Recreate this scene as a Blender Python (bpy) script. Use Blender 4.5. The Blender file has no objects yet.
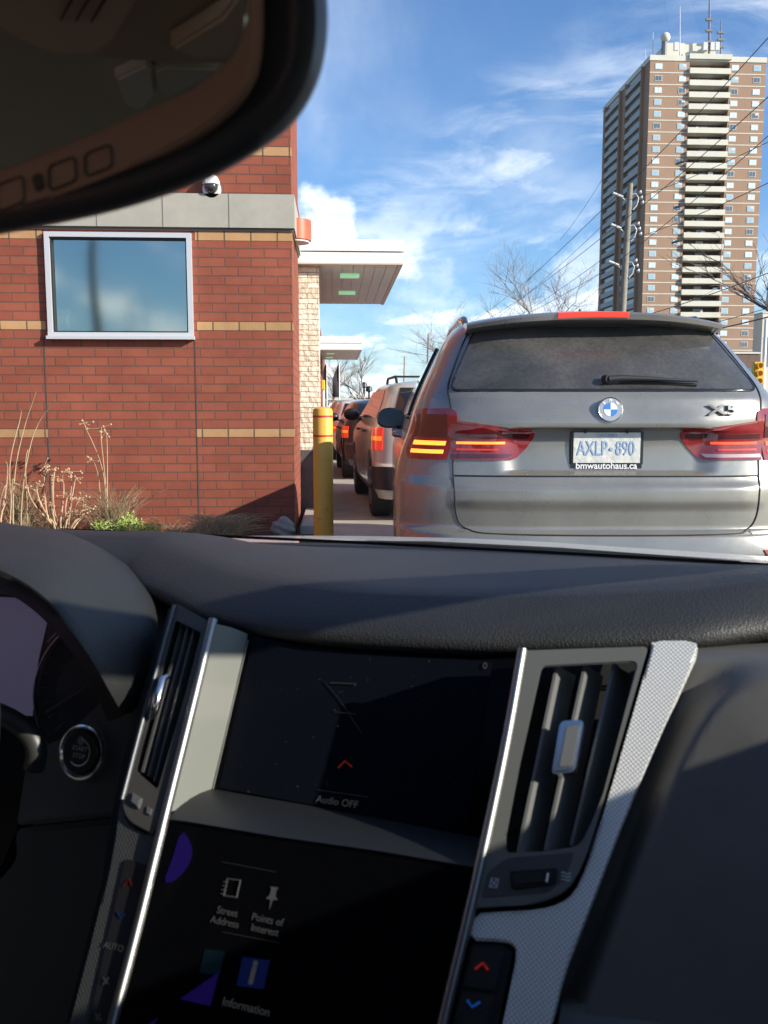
import bpy, bmesh, math, random
from mathutils import Vector, Matrix
R = math.radians
random.seed(7)
SC = bpy.context.scene
COL = SC.collection
# ------------------------------------------------------------------ camera, world, sun
F = 885.0; H = 1.27; TH = math.atan(105 / F); A = R(3.17); PSI = R(22.1)
cam = bpy.data.cameras.new('camera'); camo = bpy.data.objects.new('camera', cam); COL.objects.link(camo)
cam.sensor_fit = 'VERTICAL'; cam.sensor_height = 24; cam.sensor_width = 18; cam.lens = 24 * F / 1024
cam.clip_start = 0.02; cam.clip_end = 3000
camo.location = (0, 0, H); camo.rotation_euler = (R(90) - TH, 0, -A)
cam.dof.use_dof = True; cam.dof.focus_distance = 4.5; cam.dof.aperture_fstop = 10
SC.camera = camo
SUN_AZ = R(119); SUN_EL = R(24)         # azimuth clockwise from +Y
sun = bpy.data.lights.new('sun', 'SUN'); suno = bpy.data.objects.new('sun', sun); COL.objects.link(suno)
sun.energy = 4.6; sun.angle = R(0.5); sun.color = (1.0, 0.93, 0.82)
suno.rotation_euler = (R(90) - SUN_EL, 0, -(SUN_AZ - R(180)))
S_DIR = Vector((math.sin(SUN_AZ) * math.cos(SUN_EL), math.cos(SUN_AZ) * math.cos(SUN_EL), math.sin(SUN_EL)))
suno.rotation_euler = S_DIR.to_track_quat('Z', 'Y').to_euler()
wd = bpy.data.worlds.new('World'); SC.world = wd; wd.use_nodes = True
nt = wd.node_tree; nt.nodes.clear()
def wn(t, **k):
    n = nt.nodes.new(t)
    for a, b in k.items(): setattr(n, a, b)
    return n
L = nt.links.new
sky = wn('ShaderNodeTexSky', sky_type='NISHITA', sun_disc=False)
sky.sun_elevation = SUN_EL; sky.sun_rotation = SUN_AZ; sky.air_density = 1.0; sky.dust_density = 0.6; sky.ozone_density = 3.0
tc = wn('ShaderNodeTexCoord'); sx = wn('ShaderNodeSeparateXYZ'); L(tc.outputs['Generated'], sx.inputs[0])
def wm(op, a, b=None, c=None):
    n = wn('ShaderNodeMath', operation=op)
    for i, v in enumerate((a, b, c)):
        if v is None: continue
        if isinstance(v, (int, float)): n.inputs[i].default_value = v
        else: L(v, n.inputs[i])
    return n.outputs[0]
zz = wm('ADD', wm('MAXIMUM', sx.outputs[2], 0.0), 0.16)
cx = wn('ShaderNodeCombineXYZ'); L(wm('DIVIDE', sx.outputs[0], zz), cx.inputs[0]); L(wm('DIVIDE', sx.outputs[1], zz), cx.inputs[1])
def wnoise(scale, detail, rough, dist, sxyz, loc=(0, 0, 0), rot=0):
    mp = wn('ShaderNodeMapping'); L(cx.outputs[0], mp.inputs[0]); mp.inputs['Scale'].default_value = sxyz
    mp.inputs['Location'].default_value = loc; mp.inputs['Rotation'].default_value = (0, 0, rot)
    n = wn('ShaderNodeTexNoise'); L(mp.outputs[0], n.inputs['Vector'])
    n.inputs['Scale'].default_value = scale; n.inputs['Detail'].default_value = detail
    n.inputs['Roughness'].default_value = rough; n.inputs['Distortion'].default_value = dist
    return n.outputs[0]
def wramp(v, lo, hi, top=1.0):
    n = wn('ShaderNodeMapRange', interpolation_type='SMOOTHERSTEP'); L(v, n.inputs[0])
    n.inputs[1].default_value = lo; n.inputs[2].default_value = hi; n.inputs[3].default_value = 0; n.inputs[4].default_value = top
    return n.outputs[0]
cirr = wramp(wnoise(1.1, 7, 0.52, 0.6, (1.0, 0.35, 1), (3.1, 1.2, 0), R(-38)), 0.40, 0.92, 0.62)
puff = wramp(wnoise(2.3, 9, 0.58, 0.15, (1.2, 0.55, 1), (1.25, 0.3, 0)), 0.47, 0.64, 0.85)
lowm = wn('ShaderNodeMapRange', interpolation_type='SMOOTHSTEP'); L(sx.outputs[2], lowm.inputs[0])
lowm.inputs[1].default_value = 0.27; lowm.inputs[2].default_value = 0.10; lowm.inputs[3].default_value = 0; lowm.inputs[4].default_value = 1
puff = wm('MULTIPLY', puff, lowm.outputs[0])
def wdir(px, py):
    th, a_ = TH, A; u, v = (px - 384) / F, (512 - py) / F
    return Vector((math.cos(a_) * u + math.sin(a_) * math.sin(th) * v + math.sin(a_) * math.cos(th), -math.sin(a_) * u + math.cos(a_) * math.sin(th) * v + math.cos(a_) * math.cos(th), math.cos(th) * v - math.sin(th))).normalized()
def wdot(vec):
    n = wn('ShaderNodeVectorMath', operation='DOT_PRODUCT'); nv = wn('ShaderNodeVectorMath', operation='NORMALIZE'); L(tc.outputs['Generated'], nv.inputs[0]); L(nv.outputs[0], n.inputs[0]); n.inputs[1].default_value = vec; return n.outputs['Value']
n3 = wn('ShaderNodeTexNoise'); L(tc.outputs['Generated'], n3.inputs['Vector']); n3.inputs['Scale'].default_value = 26; n3.inputs['Detail'].default_value = 7; n3.inputs['Roughness'].default_value = .55
def cumulus(px, py, rad, soft): return wramp(wm('ADD', wramp(wdot(wdir(px, py)), math.cos(R(rad)), 1.0), wm('MULTIPLY', wm('SUBTRACT', n3.outputs[0], .5), 2.2)), .38, .38 + soft, .85)
puff = wm('MAXIMUM', puff, cumulus(318, 222, 3.4, .7)); puff = wm('MAXIMUM', puff, wm('MULTIPLY', cumulus(600, 290, 5.0, .8), .5)); puff = wm('MAXIMUM', puff, wm('MULTIPLY', cumulus(430, 330, 5.5, .9), .35))
sn = wdir(620, 95).cross(wdir(330, 265)).normalized(); band_ = wm('ABSOLUTE', wdot(sn))
mpz = wn('ShaderNodeMapping'); L(tc.outputs['Generated'], mpz.inputs[0]); mpz.inputs['Rotation'].default_value = (0, R(-30), 0); mpz.inputs['Scale'].default_value = (2.2, 2, 9)
n4 = wn('ShaderNodeTexNoise'); L(mpz.outputs[0], n4.inputs['Vector']); n4.inputs['Scale'].default_value = 2.6; n4.inputs['Detail'].default_value = 7; n4.inputs['Distortion'].default_value = .5; n4.inputs['Roughness'].default_value = .6
mb = wn('ShaderNodeMapRange', interpolation_type='SMOOTHSTEP'); L(band_, mb.inputs[0]); mb.inputs[1].default_value = .11; mb.inputs[2].default_value = 0.0; mb.inputs[3].default_value = 0; mb.inputs[4].default_value = 1
cirr = wm('MAXIMUM', cirr, wm('MULTIPLY', mb.outputs[0], wramp(n4.outputs[0], .34, .78, .55)))
clf = wm('MINIMUM', wm('ADD', cirr, wm('MULTIPLY', puff, wm('SUBTRACT', 1.0, cirr))), 0.93)
cshade = wnoise(4.0, 6, 0.6, 0.0, (1, 1, 1), (0.4, 2.0, 0))
ccol = wn('ShaderNodeMix', data_type='RGBA'); L(wramp(cshade, 0.35, 0.65), ccol.inputs[0])
ccol.inputs[6].default_value = (6.6, 7.3, 8.4, 1); ccol.inputs[7].default_value = (9.2, 9.4, 9.6, 1)
skyt = wn('ShaderNodeMix', data_type='RGBA', blend_type='MULTIPLY'); skyt.inputs[0].default_value = 1
L(sky.outputs[0], skyt.inputs[6]); skyt.inputs[7].default_value = (0.80, 1.0, 1.22, 1)
mx = wn('ShaderNodeMix', data_type='RGBA'); L(clf, mx.inputs[0]); L(skyt.outputs[2], mx.inputs[6]); L(ccol.outputs[2], mx.inputs[7])
bg = wn('ShaderNodeBackground'); L(mx.outputs[2], bg.inputs[0]); bg.inputs[1].default_value = 0.097
wo = wn('ShaderNodeOutputWorld'); L(bg.outputs[0], wo.inputs[0])
SC.view_settings.view_transform = 'Standard'; SC.view_settings.look = 'None'
SC.view_settings.exposure = 0.85; SC.view_settings.gamma = 1.0; SC.view_settings.use_curve_mapping = False

# ------------------------------------------------------------------ pixel rays to real points
def ray(px, py):
    u = (px - 384) / F; v = (512 - py) / F
    sa, ca, st, ct = math.sin(A), math.cos(A), math.sin(TH), math.cos(TH)
    return Vector((ca * u + sa * st * v + sa * ct, -sa * u + ca * st * v + ca * ct, ct * v - st))
def W(px, py, Y):
    d = ray(px, py); t = Y / d.y; return Vector((d.x * t, Y, H + d.z * t))
CP, SP = math.cos(PSI), math.sin(PSI)
def cray(px, py):
    d = ray(px, py); return Vector((d.x * CP - d.y * SP, d.x * SP + d.y * CP, d.z))
O = Vector((0, 0, H))
def cY(px, py, Y):
    d = cray(px, py); return O + d * (Y / d.y)
def cZ(px, py, Z):
    d = cray(px, py); return O + d * ((Z - H) / d.z)
class Plane:
    def __init__(s, p, n):
        s.p = Vector(p); s.n = Vector(n).normalized()
        s.r = Vector((1, 0, 0)) if abs(s.n.x) < 1e-4 else Vector((0, 0, 1)).cross(s.n).normalized()
        s.u = s.n.cross(s.r).normalized()
    def at(s, px, py, off=0.0):
        d = cray(px, py); q = s.p + s.n * off
        return O + d * ((q - O).dot(s.n) / d.dot(s.n))
    def loc(s, v): w = v - s.p; return (w.dot(s.r), w.dot(s.u))
    def pt(s, a, b, off=0.0): return s.p + s.r * a + s.u * b + s.n * off
def tilt(e, Y0=.70, Z0=1.07): return Plane((0, Y0, Z0), (0, -math.sin(R(e)), math.cos(R(e))))

# ------------------------------------------------------------------ materials
MATS = {}
def mat(name, col, rough=.5, metal=0, bump=0, bscale=50, var=0, vscale=8, coat=0, emit=None, es=0, kind='noise', spec=.5, alpha=1):
    if name in MATS: return MATS[name]
    m = bpy.data.materials.new(name); m.use_nodes = True; t = m.node_tree; b = t.nodes['Principled BSDF']
    b.inputs['Base Color'].default_value = (*col, 1); b.inputs['Roughness'].default_value = rough
    b.inputs['Metallic'].default_value = metal; b.inputs['Coat Weight'].default_value = coat
    b.inputs['Coat Roughness'].default_value = 0.05; b.inputs['Specular IOR Level'].default_value = spec
    if emit: b.inputs['Emission Color'].default_value = (*emit, 1); b.inputs['Emission Strength'].default_value = es
    tcn = t.nodes.new('ShaderNodeTexCoord')
    if var:
        n = t.nodes.new('ShaderNodeTexNoise'); t.links.new(tcn.outputs['Object'], n.inputs['Vector'])
        n.inputs['Scale'].default_value = vscale; n.inputs['Detail'].default_value = 6; n.inputs['Roughness'].default_value = .65
        mr = t.nodes.new('ShaderNodeMapRange'); t.links.new(n.outputs[0], mr.inputs[0])
        mr.inputs[1].default_value = .3; mr.inputs[2].default_value = .7; mr.inputs[3].default_value = 1 - var; mr.inputs[4].default_value = 1 + var
        mm = t.nodes.new('ShaderNodeMix'); mm.data_type = 'RGBA'; mm.blend_type = 'MULTIPLY'; mm.inputs[0].default_value = 1
        mm.inputs[6].default_value = (*col, 1); t.links.new(mr.outputs[0], mm.inputs[7]); t.links.new(mm.outputs[2], b.inputs['Base Color'])
    if bump:
        if kind == 'vor':
            n = t.nodes.new('ShaderNodeTexVoronoi'); n.inputs['Scale'].default_value = bscale; o = n.outputs['Distance']
        else:
            n = t.nodes.new('ShaderNodeTexNoise'); n.inputs['Scale'].default_value = bscale; n.inputs['Detail'].default_value = 4; o = n.outputs[0]
        t.links.new(tcn.outputs['Object'], n.inputs['Vector'])
        bp = t.nodes.new('ShaderNodeBump'); bp.inputs['Strength'].default_value = bump; bp.inputs['Distance'].default_value = .3 / bscale
        t.links.new(o, bp.inputs['Height']); t.links.new(bp.outputs[0], b.inputs['Normal'])
    MATS[name] = m; return m
def bumpmap(name, col, rough, metal, build):
    """material whose bump comes from build(tree, object_coords)->height socket"""
    m = mat(name, col, rough, metal); t = m.node_tree; b = t.nodes['Principled BSDF']
    tcn = [n for n in t.nodes if n.type == 'TEX_COORD'][0]
    h = build(t, tcn.outputs['Object'])
    bp = t.nodes.new('ShaderNodeBump'); bp.inputs['Strength'].default_value = .45; bp.inputs['Distance'].default_value = .0005
    t.links.new(h, bp.inputs['Height']); t.links.new(bp.outputs[0], b.inputs['Normal']); return m
def thin_glass(name, tint=(1, 1, 1), refl=1.0, rough=0.0, dust=0.0):
    if name in MATS: return MATS[name]
    m = bpy.data.materials.new(name); m.use_nodes = True; t = m.node_tree; t.nodes.clear()
    tr = t.nodes.new('ShaderNodeBsdfTransparent'); tr.inputs[0].default_value = (*tint, 1)
    gl = t.nodes.new('ShaderNodeBsdfGlossy'); gl.inputs['Roughness'].default_value = rough
    fr = t.nodes.new('ShaderNodeFresnel'); fr.inputs[0].default_value = 1.45
    mu = t.nodes.new('ShaderNodeMath'); mu.operation = 'MULTIPLY'; mu.inputs[1].default_value = refl; t.links.new(fr.outputs[0], mu.inputs[0])
    mxs = t.nodes.new('ShaderNodeMixShader'); t.links.new(mu.outputs[0], mxs.inputs[0]); t.links.new(tr.outputs[0], mxs.inputs[1]); t.links.new(gl.outputs[0], mxs.inputs[2])
    out = t.nodes.new('ShaderNodeOutputMaterial'); t.links.new(mxs.outputs[0], out.inputs[0]); MATS[name] = m; return m
def brick_mat(name, c1, c2, mortar, bw, bh, ms=.008, stone=False, offz=0.0):
    m = bpy.data.materials.new(name); m.use_nodes = True; t = m.node_tree; b = t.nodes['Principled BSDF']; lk = t.links.new
    tcn = t.nodes.new('ShaderNodeTexCoord'); s = t.nodes.new('ShaderNodeSeparateXYZ'); lk(tcn.outputs['Object'], s.inputs[0])
    ad = t.nodes.new('ShaderNodeMath'); ad.operation = 'ADD'; lk(s.outputs[0], ad.inputs[0]); lk(s.outputs[1], ad.inputs[1])
    az = t.nodes.new('ShaderNodeMath'); az.operation = 'ADD'; lk(s.outputs[2], az.inputs[0]); az.inputs[1].default_value = offz
    c = t.nodes.new('ShaderNodeCombineXYZ'); lk(ad.outputs[0], c.inputs[0]); lk(az.outputs[0], c.inputs[1])
    vec = c.outputs[0]
    if stone:
        nz = t.nodes.new('ShaderNodeTexNoise'); nz.inputs['Scale'].default_value = 6; lk(vec, nz.inputs['Vector'])
        vm = t.nodes.new('ShaderNodeVectorMath'); vm.operation = 'MULTIPLY_ADD'; lk(nz.outputs['Color'], vm.inputs[0]); vm.inputs[1].default_value = (.05, .02, 0); lk(vec, vm.inputs[2]); vec = vm.outputs[0]
    br = t.nodes.new('ShaderNodeTexBrick'); lk(vec, br.inputs['Vector']); br.inputs['Scale'].default_value = 1
    br.inputs['Brick Width'].default_value = bw; br.inputs['Row Height'].default_value = bh; br.inputs['Mortar Size'].default_value = ms
    br.inputs['Mortar Smooth'].default_value = .25; br.inputs['Bias'].default_value = -.1 if not stone else 0
    br.inputs['Color1'].default_value = (*c1, 1); br.inputs['Color2'].default_value = (*c2, 1); br.inputs['Mortar'].default_value = (*mortar, 1)
    n = t.nodes.new('ShaderNodeTexNoise'); lk(tcn.outputs['Object'], n.inputs['Vector']); n.inputs['Scale'].default_value = 1.3; n.inputs['Detail'].default_value = 9; n.inputs['Roughness'].default_value = .7
    mr = t.nodes.new('ShaderNodeMapRange'); lk(n.outputs[0], mr.inputs[0]); mr.inputs[1].default_value = .25; mr.inputs[2].default_value = .75; mr.inputs[3].default_value = .70; mr.inputs[4].default_value = 1.25
    mm = t.nodes.new('ShaderNodeMix'); mm.data_type = 'RGBA'; mm.blend_type = 'MULTIPLY'; mm.inputs[0].default_value = 1
    lk(br.outputs[0], mm.inputs[6]); lk(mr.outputs[0], mm.inputs[7]); lk(mm.outputs[2], b.inputs['Base Color'])
    b.inputs['Roughness'].default_value = .85; b.inputs['Specular IOR Level'].default_value = .25
    inv = t.nodes.new('ShaderNodeMath'); inv.operation = 'SUBTRACT'; inv.inputs[0].default_value = 1; lk(br.outputs['Fac'], inv.inputs[1])
    n2 = t.nodes.new('ShaderNodeTexNoise'); lk(tcn.outputs['Object'], n2.inputs['Vector']); n2.inputs['Scale'].default_value = 60 if not stone else 18; n2.inputs['Detail'].default_value = 5
    a2 = t.nodes.new('ShaderNodeMath'); a2.operation = 'MULTIPLY_ADD'; lk(n2.outputs[0], a2.inputs[0]); a2.inputs[1].default_value = .35 if not stone else 1.0; lk(inv.outputs[0], a2.inputs[2])
    bp = t.nodes.new('ShaderNodeBump'); bp.inputs['Strength'].default_value = .8; bp.inputs['Distance'].default_value = .008 if not stone else .03
    lk(a2.outputs[0], bp.inputs['Height']); lk(bp.outputs[0], b.inputs['Normal']); return m

# ------------------------------------------------------------------ mesh helpers
def link_mesh(name, bm, m, parent=None, smooth=False, props=None):
    bmesh.ops.recalc_face_normals(bm, faces=bm.faces)
    me = bpy.data.meshes.new(name); bm.to_mesh(me); bm.free()
    for mm in (m if isinstance(m, (list, tuple)) else [m]): me.materials.append(mm)
    o = bpy.data.objects.new(name, me); COL.objects.link(o)
    if parent: o.parent = parent
    if smooth:
        for p in me.polygons: p.use_smooth = True
        try: me.set_sharp_from_angle(angle=R(smooth if smooth > 1 else 40))
        except Exception: pass
    if props: tag(o, **props)
    return o
def tag(o, label=None, cat=None, group=None, kind=None):
    if label: o['label'] = label
    if cat: o['category'] = cat
    if group: o['group'] = group
    if kind: o['kind'] = kind
    return o
def empty(name, loc=(0, 0, 0), rz=0, **k):
    o = bpy.data.objects.new(name, None); COL.objects.link(o); o.location = loc; o.rotation_euler = (0, 0, rz); o.empty_display_size = .1
    return tag(o, **k)
def bx(bm, x0, x1, y0, y1, z0, z1, mi=0):
    v = [bm.verts.new((x, y, z)) for z in (z0, z1) for y in (y0, y1) for x in (x0, x1)]
    for q in ((0, 1, 3, 2), (4, 6, 7, 5), (0, 4, 5, 1), (2, 3, 7, 6), (0, 2, 6, 4), (1, 5, 7, 3)):
        bm.faces.new([v[i] for i in q]).material_index = mi
def box(name, x0, x1, y0, y1, z0, z1, m, parent=None, bev=0, **k):
    bm = bmesh.new(); bx(bm, x0, x1, y0, y1, z0, z1)
    if bev: bmesh.ops.bevel(bm, geom=bm.edges[:], offset=bev, segments=2, affect='EDGES')
    return link_mesh(name, bm, m, parent, smooth=bool(bev), props=k or None)
def tube(bm, pts, rad, seg=8, close=False, caps=True):
    pts = [Vector(p) for p in pts]; n = len(pts); rings = []
    rr = rad if isinstance(rad, (list, tuple)) else [rad] * n
    prev = None
    for i, p in enumerate(pts):
        if close: d = pts[(i + 1) % n] - pts[i - 1]
        else: d = pts[min(i + 1, n - 1)] - pts[max(i - 1, 0)]
        if d.length < 1e-9: d = Vector((0, 0, 1))
        d.normalize()
        if prev is None:
            a = Vector((0, 0, 1)) if abs(d.z) < .9 else Vector((1, 0, 0)); u = d.cross(a).normalized()
        else:
            u = prev - d * prev.dot(d)
            u = u.normalized() if u.length > 1e-6 else d.orthogonal().normalized()
        prev = u; w = d.cross(u)
        rings.append([bm.verts.new(p + (u * math.cos(2 * math.pi * k / seg) + w * math.sin(2 * math.pi * k / seg)) * rr[i]) for k in range(seg)])
    m = n if close else n - 1
    for i in range(m):
        a, b = rings[i], rings[(i + 1) % n]
        for k in range(seg): bm.faces.new((a[k], a[(k + 1) % seg], b[(k + 1) % seg], b[k]))
    if caps and not close: bm.faces.new(rings[0][::-1]); bm.faces.new(rings[-1])
def cyl(bm, p0, p1, r0, r1=None, seg=20): tube(bm, [p0, p1], [r0, r0 if r1 is None else r1], seg)
def lathe(bm, c, axis, prof, seg=32, u=None):
    """prof: list of (distance along axis, radius)"""
    c = Vector(c); ax = Vector(axis).normalized(); u = (u or ax.orthogonal()).normalized(); w = ax.cross(u); rings = []
    for h, r in prof: rings.append([bm.verts.new(c + ax * h + (u * math.cos(2 * math.pi * k / seg) + w * math.sin(2 * math.pi * k / seg)) * max(r, 1e-5)) for k in range(seg)])
    for a, b in zip(rings, rings[1:]):
        for k in range(seg): bm.faces.new((a[k], a[(k + 1) % seg], b[(k + 1) % seg], b[k]))
    bm.faces.new(rings[0][::-1]); bm.faces.new(rings[-1])
def smooth_poly(pts, it=2, closed=True):
    for _ in range(it):
        q = []; n = len(pts)
        rng = range(n) if closed else range(n - 1)
        if not closed: q.append(pts[0])
        for i in rng:
            a, b = pts[i], pts[(i + 1) % n]
            q.append(tuple(a[k] * .75 + b[k] * .25 for k in range(len(a)))); q.append(tuple(a[k] * .25 + b[k] * .75 for k in range(len(a))))
        if not closed: q.append(pts[-1])
        pts = q
    return pts
def round_corners(pts, r, seg=4, closed=True):
    out = []; n = len(pts); P = [Vector(p) for p in pts]
    for i in range(n):
        if not closed and i in (0, n - 1): out.append(tuple(P[i])); continue
        a, b, c = P[i - 1], P[i], P[(i + 1) % n]
        ri = r[i] if isinstance(r, (list, tuple)) else r
        d1 = min(ri, (a - b).length * .45); d2 = min(ri, (c - b).length * .45)
        if ri <= 0: out.append(tuple(b)); continue
        p = b + (a - b).normalized() * d1; q = b + (c - b).normalized() * d2
        for k in range(seg + 1):
            t = k / seg; out.append(tuple(p * (1 - t) ** 2 + b * 2 * t * (1 - t) + q * t * t))
    return out
def prism(bm, top, nrm, th, bev=0, bseg=2):
    """closed 3D polygon 'top', extruded back along -nrm by th, front rim bevelled"""
    nrm = Vector(nrm); f = bm.faces.new([bm.verts.new(p) for p in top]); f.normal_update()
    if f.normal.dot(nrm) < 0: f.normal_flip()
    g = bmesh.ops.extrude_face_region(bm, geom=[f]); vs = [e for e in g['geom'] if isinstance(e, bmesh.types.BMVert)]
    bmesh.ops.translate(bm, verts=vs, vec=nrm * 1e-9)
    # 'f' stays as the back, moved back
    for v in f.verts: v.co -= nrm * th
    if bev:
        nf = [e for e in g['geom'] if isinstance(e, bmesh.types.BMFace)]
        es = list({e for q in nf for e in q.edges})
        bmesh.ops.bevel(bm, geom=es, offset=bev, segments=bseg, affect='EDGES')
def slab(name, pl, px, off, th, m, parent, bev=.001, rc=0, smooth=35, it=0, **k):
    pp = round_corners([Vector((*p, 0)) for p in px], rc) if rc else px
    if it: pp = smooth_poly([(p[0], p[1]) for p in pp], it)
    bm = bmesh.new(); prism(bm, [pl.at(p[0], p[1], off) for p in pp], pl.n, th, bev)
    return link_mesh(name, bm, m, parent, smooth=smooth, props=k or None)
def frame_slab(name, pl, outer, inner, off, th, m, parent, bev=.001):
    """ring between two pixel polygons with the same number of points"""
    bm = bmesh.new(); n = len(outer)
    def ringv(px, o): return [bm.verts.new(pl.at(p[0], p[1], o)) for p in px]
    def scl(px, cen, k): return [(cen[0] + (p[0] - cen[0]) * k, cen[1] + (p[1] - cen[1]) * k) for p in px]
    a, b, c, d = ringv(outer, off - th), ringv(outer, off), ringv(inner, off), ringv(inner, off - th)
    for s, t in ((a, b), (b, c), (c, d), (d, a)):
        for i in range(n): bm.faces.new((s[i], s[(i + 1) % n], t[(i + 1) % n], t[i]))
    if bev:
        es = [e for e in bm.edges if (e.verts[0] in b and e.verts[1] in b) or (e.verts[0] in c and e.verts[1] in c)]
        bmesh.ops.bevel(bm, geom=es, offset=bev, segments=2, affect='EDGES')
    return link_mesh(name, bm, m, parent, smooth=35)
def bar_px(name, pl, px, off, w, h, m, parent, seg=10):
    """half-round strip along a pixel polyline, w wide, h proud of the plane"""
    P = [pl.at(p[0], p[1], off) for p in px]; bm = bmesh.new(); rows = []
    for i, p in enumerate(P):
        d = (P[min(i + 1, len(P) - 1)] - P[max(i - 1, 0)]).normalized(); s = d.cross(pl.n).normalized()
        rows.append([bm.verts.new(p + s * math.cos(math.pi * k / seg) * w / 2 + pl.n * math.sin(math.pi * k / seg) * h) for k in range(seg + 1)])
    for a, b in zip(rows, rows[1:]):
        for k in range(seg): bm.faces.new((a[k], a[k + 1], b[k + 1], b[k]))
        bm.faces.new((a[0], b[0], b[seg], a[seg]))
    bm.faces.new(rows[0]); bm.faces.new(rows[-1][::-1])
    return link_mesh(name, bm, m, parent, smooth=60)
def grid(bm, rows, mi=0):
    V = [[bm.verts.new(p) for p in r] for r in rows]
    for a, b in zip(V, V[1:]):
        for k in range(len(a) - 1):
            try: bm.faces.new((a[k], a[k + 1], b[k + 1], b[k])).material_index = mi
            except ValueError: pass
    return V
def grid_solid(bm, G, N, th, off=0):
    f = grid(bm, [[G[i][j] + N[i][j] * off for j in range(len(G[0]))] for i in range(len(G))])
    b = grid(bm, [[G[i][j] + N[i][j] * (off - th) for j in range(len(G[0]))] for i in range(len(G))])
    n, m = len(f), len(f[0])
    for i in range(n - 1):
        for j in (0, m - 1): bm.faces.new((f[i][j], f[i + 1][j], b[i + 1][j], b[i][j]))
    for j in range(m - 1):
        for i in (0, n - 1): bm.faces.new((f[i][j], f[i][j + 1], b[i][j + 1], b[i][j]))
def text(name, s, size, m, parent, o, r, u, ext=.001, align='CENTER', sxs=1.0, bold=0.0, **k):
    cu = bpy.data.curves.new(name, 'FONT'); cu.body = s; cu.size = size; cu.extrude = ext; cu.align_x = align; cu.align_y = 'CENTER'; cu.offset = bold
    cu.resolution_u = 4
    t = bpy.data.objects.new(name, cu); COL.objects.link(t); bpy.context.view_layer.update()
    me = bpy.data.meshes.new_from_object(t.evaluated_get(bpy.context.evaluated_depsgraph_get())); bpy.data.objects.remove(t)
    r = Vector(r).normalized(); u = Vector(u).normalized(); n = r.cross(u); o = Vector(o)
    for v in me.vertices: c = v.co.copy(); v.co = o + r * c.x * sxs + u * c.y + n * c.z
    me.materials.clear(); me.materials.append(m); me.name = name
    ob = bpy.data.objects.new(name, me); COL.objects.link(ob)
    if parent: ob.parent = parent
    if k: tag(ob, **k)
    return ob
def hermite(tbl, x):
    if x <= tbl[0][0]: return tbl[0][1]
    if x >= tbl[-1][0]: return tbl[-1][1]
    n = len(tbl)
    for i in range(n - 1):
        if tbl[i][0] <= x <= tbl[i + 1][0]: break
    def sl(j):
        if j <= 0 or j >= n - 1:
            k = 0 if j <= 0 else n - 2; return (tbl[k + 1][1] - tbl[k][1]) / (tbl[k + 1][0] - tbl[k][0])
        a = (tbl[j][1] - tbl[j - 1][1]) / (tbl[j][0] - tbl[j - 1][0]); b = (tbl[j + 1][1] - tbl[j][1]) / (tbl[j + 1][0] - tbl[j][0])
        return 0 if a * b <= 0 else 2 * a * b / (a + b)
    h = tbl[i + 1][0] - tbl[i][0]; t = (x - tbl[i][0]) / h; m0, m1 = sl(i) * h, sl(i + 1) * h
    return (2*t**3-3*t*t+1) * tbl[i][1] + (t**3-2*t*t+t) * m0 + (-2*t**3+3*t*t) * tbl[i + 1][1] + (t**3-t*t) * m1
def sstep(a, b, x):
    t = min(1, max(0, (x - a) / (b - a))); return t * t * (3 - 2 * t)

# common materials
M_asph = mat('asphalt', (.055, .054, .052), .9, bump=.5, bscale=120, var=.35, vscale=3)
M_conc = mat('concrete', (.36, .34, .30), .85, bump=.3, bscale=60, var=.18, vscale=2.5)
M_chrome = mat('chrome', (.68, .68, .67), .2, 1)
M_black = mat('black_plastic', (.012, .012, .013), .45)
M_rubber = mat('tyre_rubber', (.02, .02, .02), .8, bump=.3, bscale=40)
M_white = mat('white_metal', (.75, .75, .74), .4, var=.04, vscale=3)

# ------------------------------------------------------------------ ground
bm = bmesh.new(); s = 1500; grid(bm, [[(-s, -60, -.03), (s, -60, -.03)], [(-s, 2500, -.03), (s, 2500, -.03)]])
link_mesh('ground', bm, mat('ground_soil', (.10, .10, .07), .95, var=.4, vscale=.05), props=dict(kind='structure'))
bm = bmesh.new(); bx(bm, -.02, 18, -20, 120, -.2, 0); link_mesh('road', bm, M_asph, props=dict(kind='structure'))
bm = bmesh.new(); bx(bm, -.20, -.02, 5, 60, -.2, .012); bx(bm, -.02, 2.6, 8.35, 60, -.1, .004)
link_mesh('pavement', bm, M_conc, props=dict(kind='structure'))
bm = bmesh.new(); bx(bm, -14, -.20, 4, 8.64, -.2, .03); link_mesh('planting_bed', bm, mat('mulch', (.07, .05, .035), .95, bump=1, bscale=40, var=.5, vscale=25), props=dict(kind='structure'))
bm = bmesh.new(); bx(bm, -.345, -.20, 8.64, 60, -.2, .11)
bmesh.ops.bevel(bm, geom=bm.edges[:], offset=.012, segments=2, affect='EDGES'); link_mesh('kerb', bm, M_conc, props=dict(kind='structure'))

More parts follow.
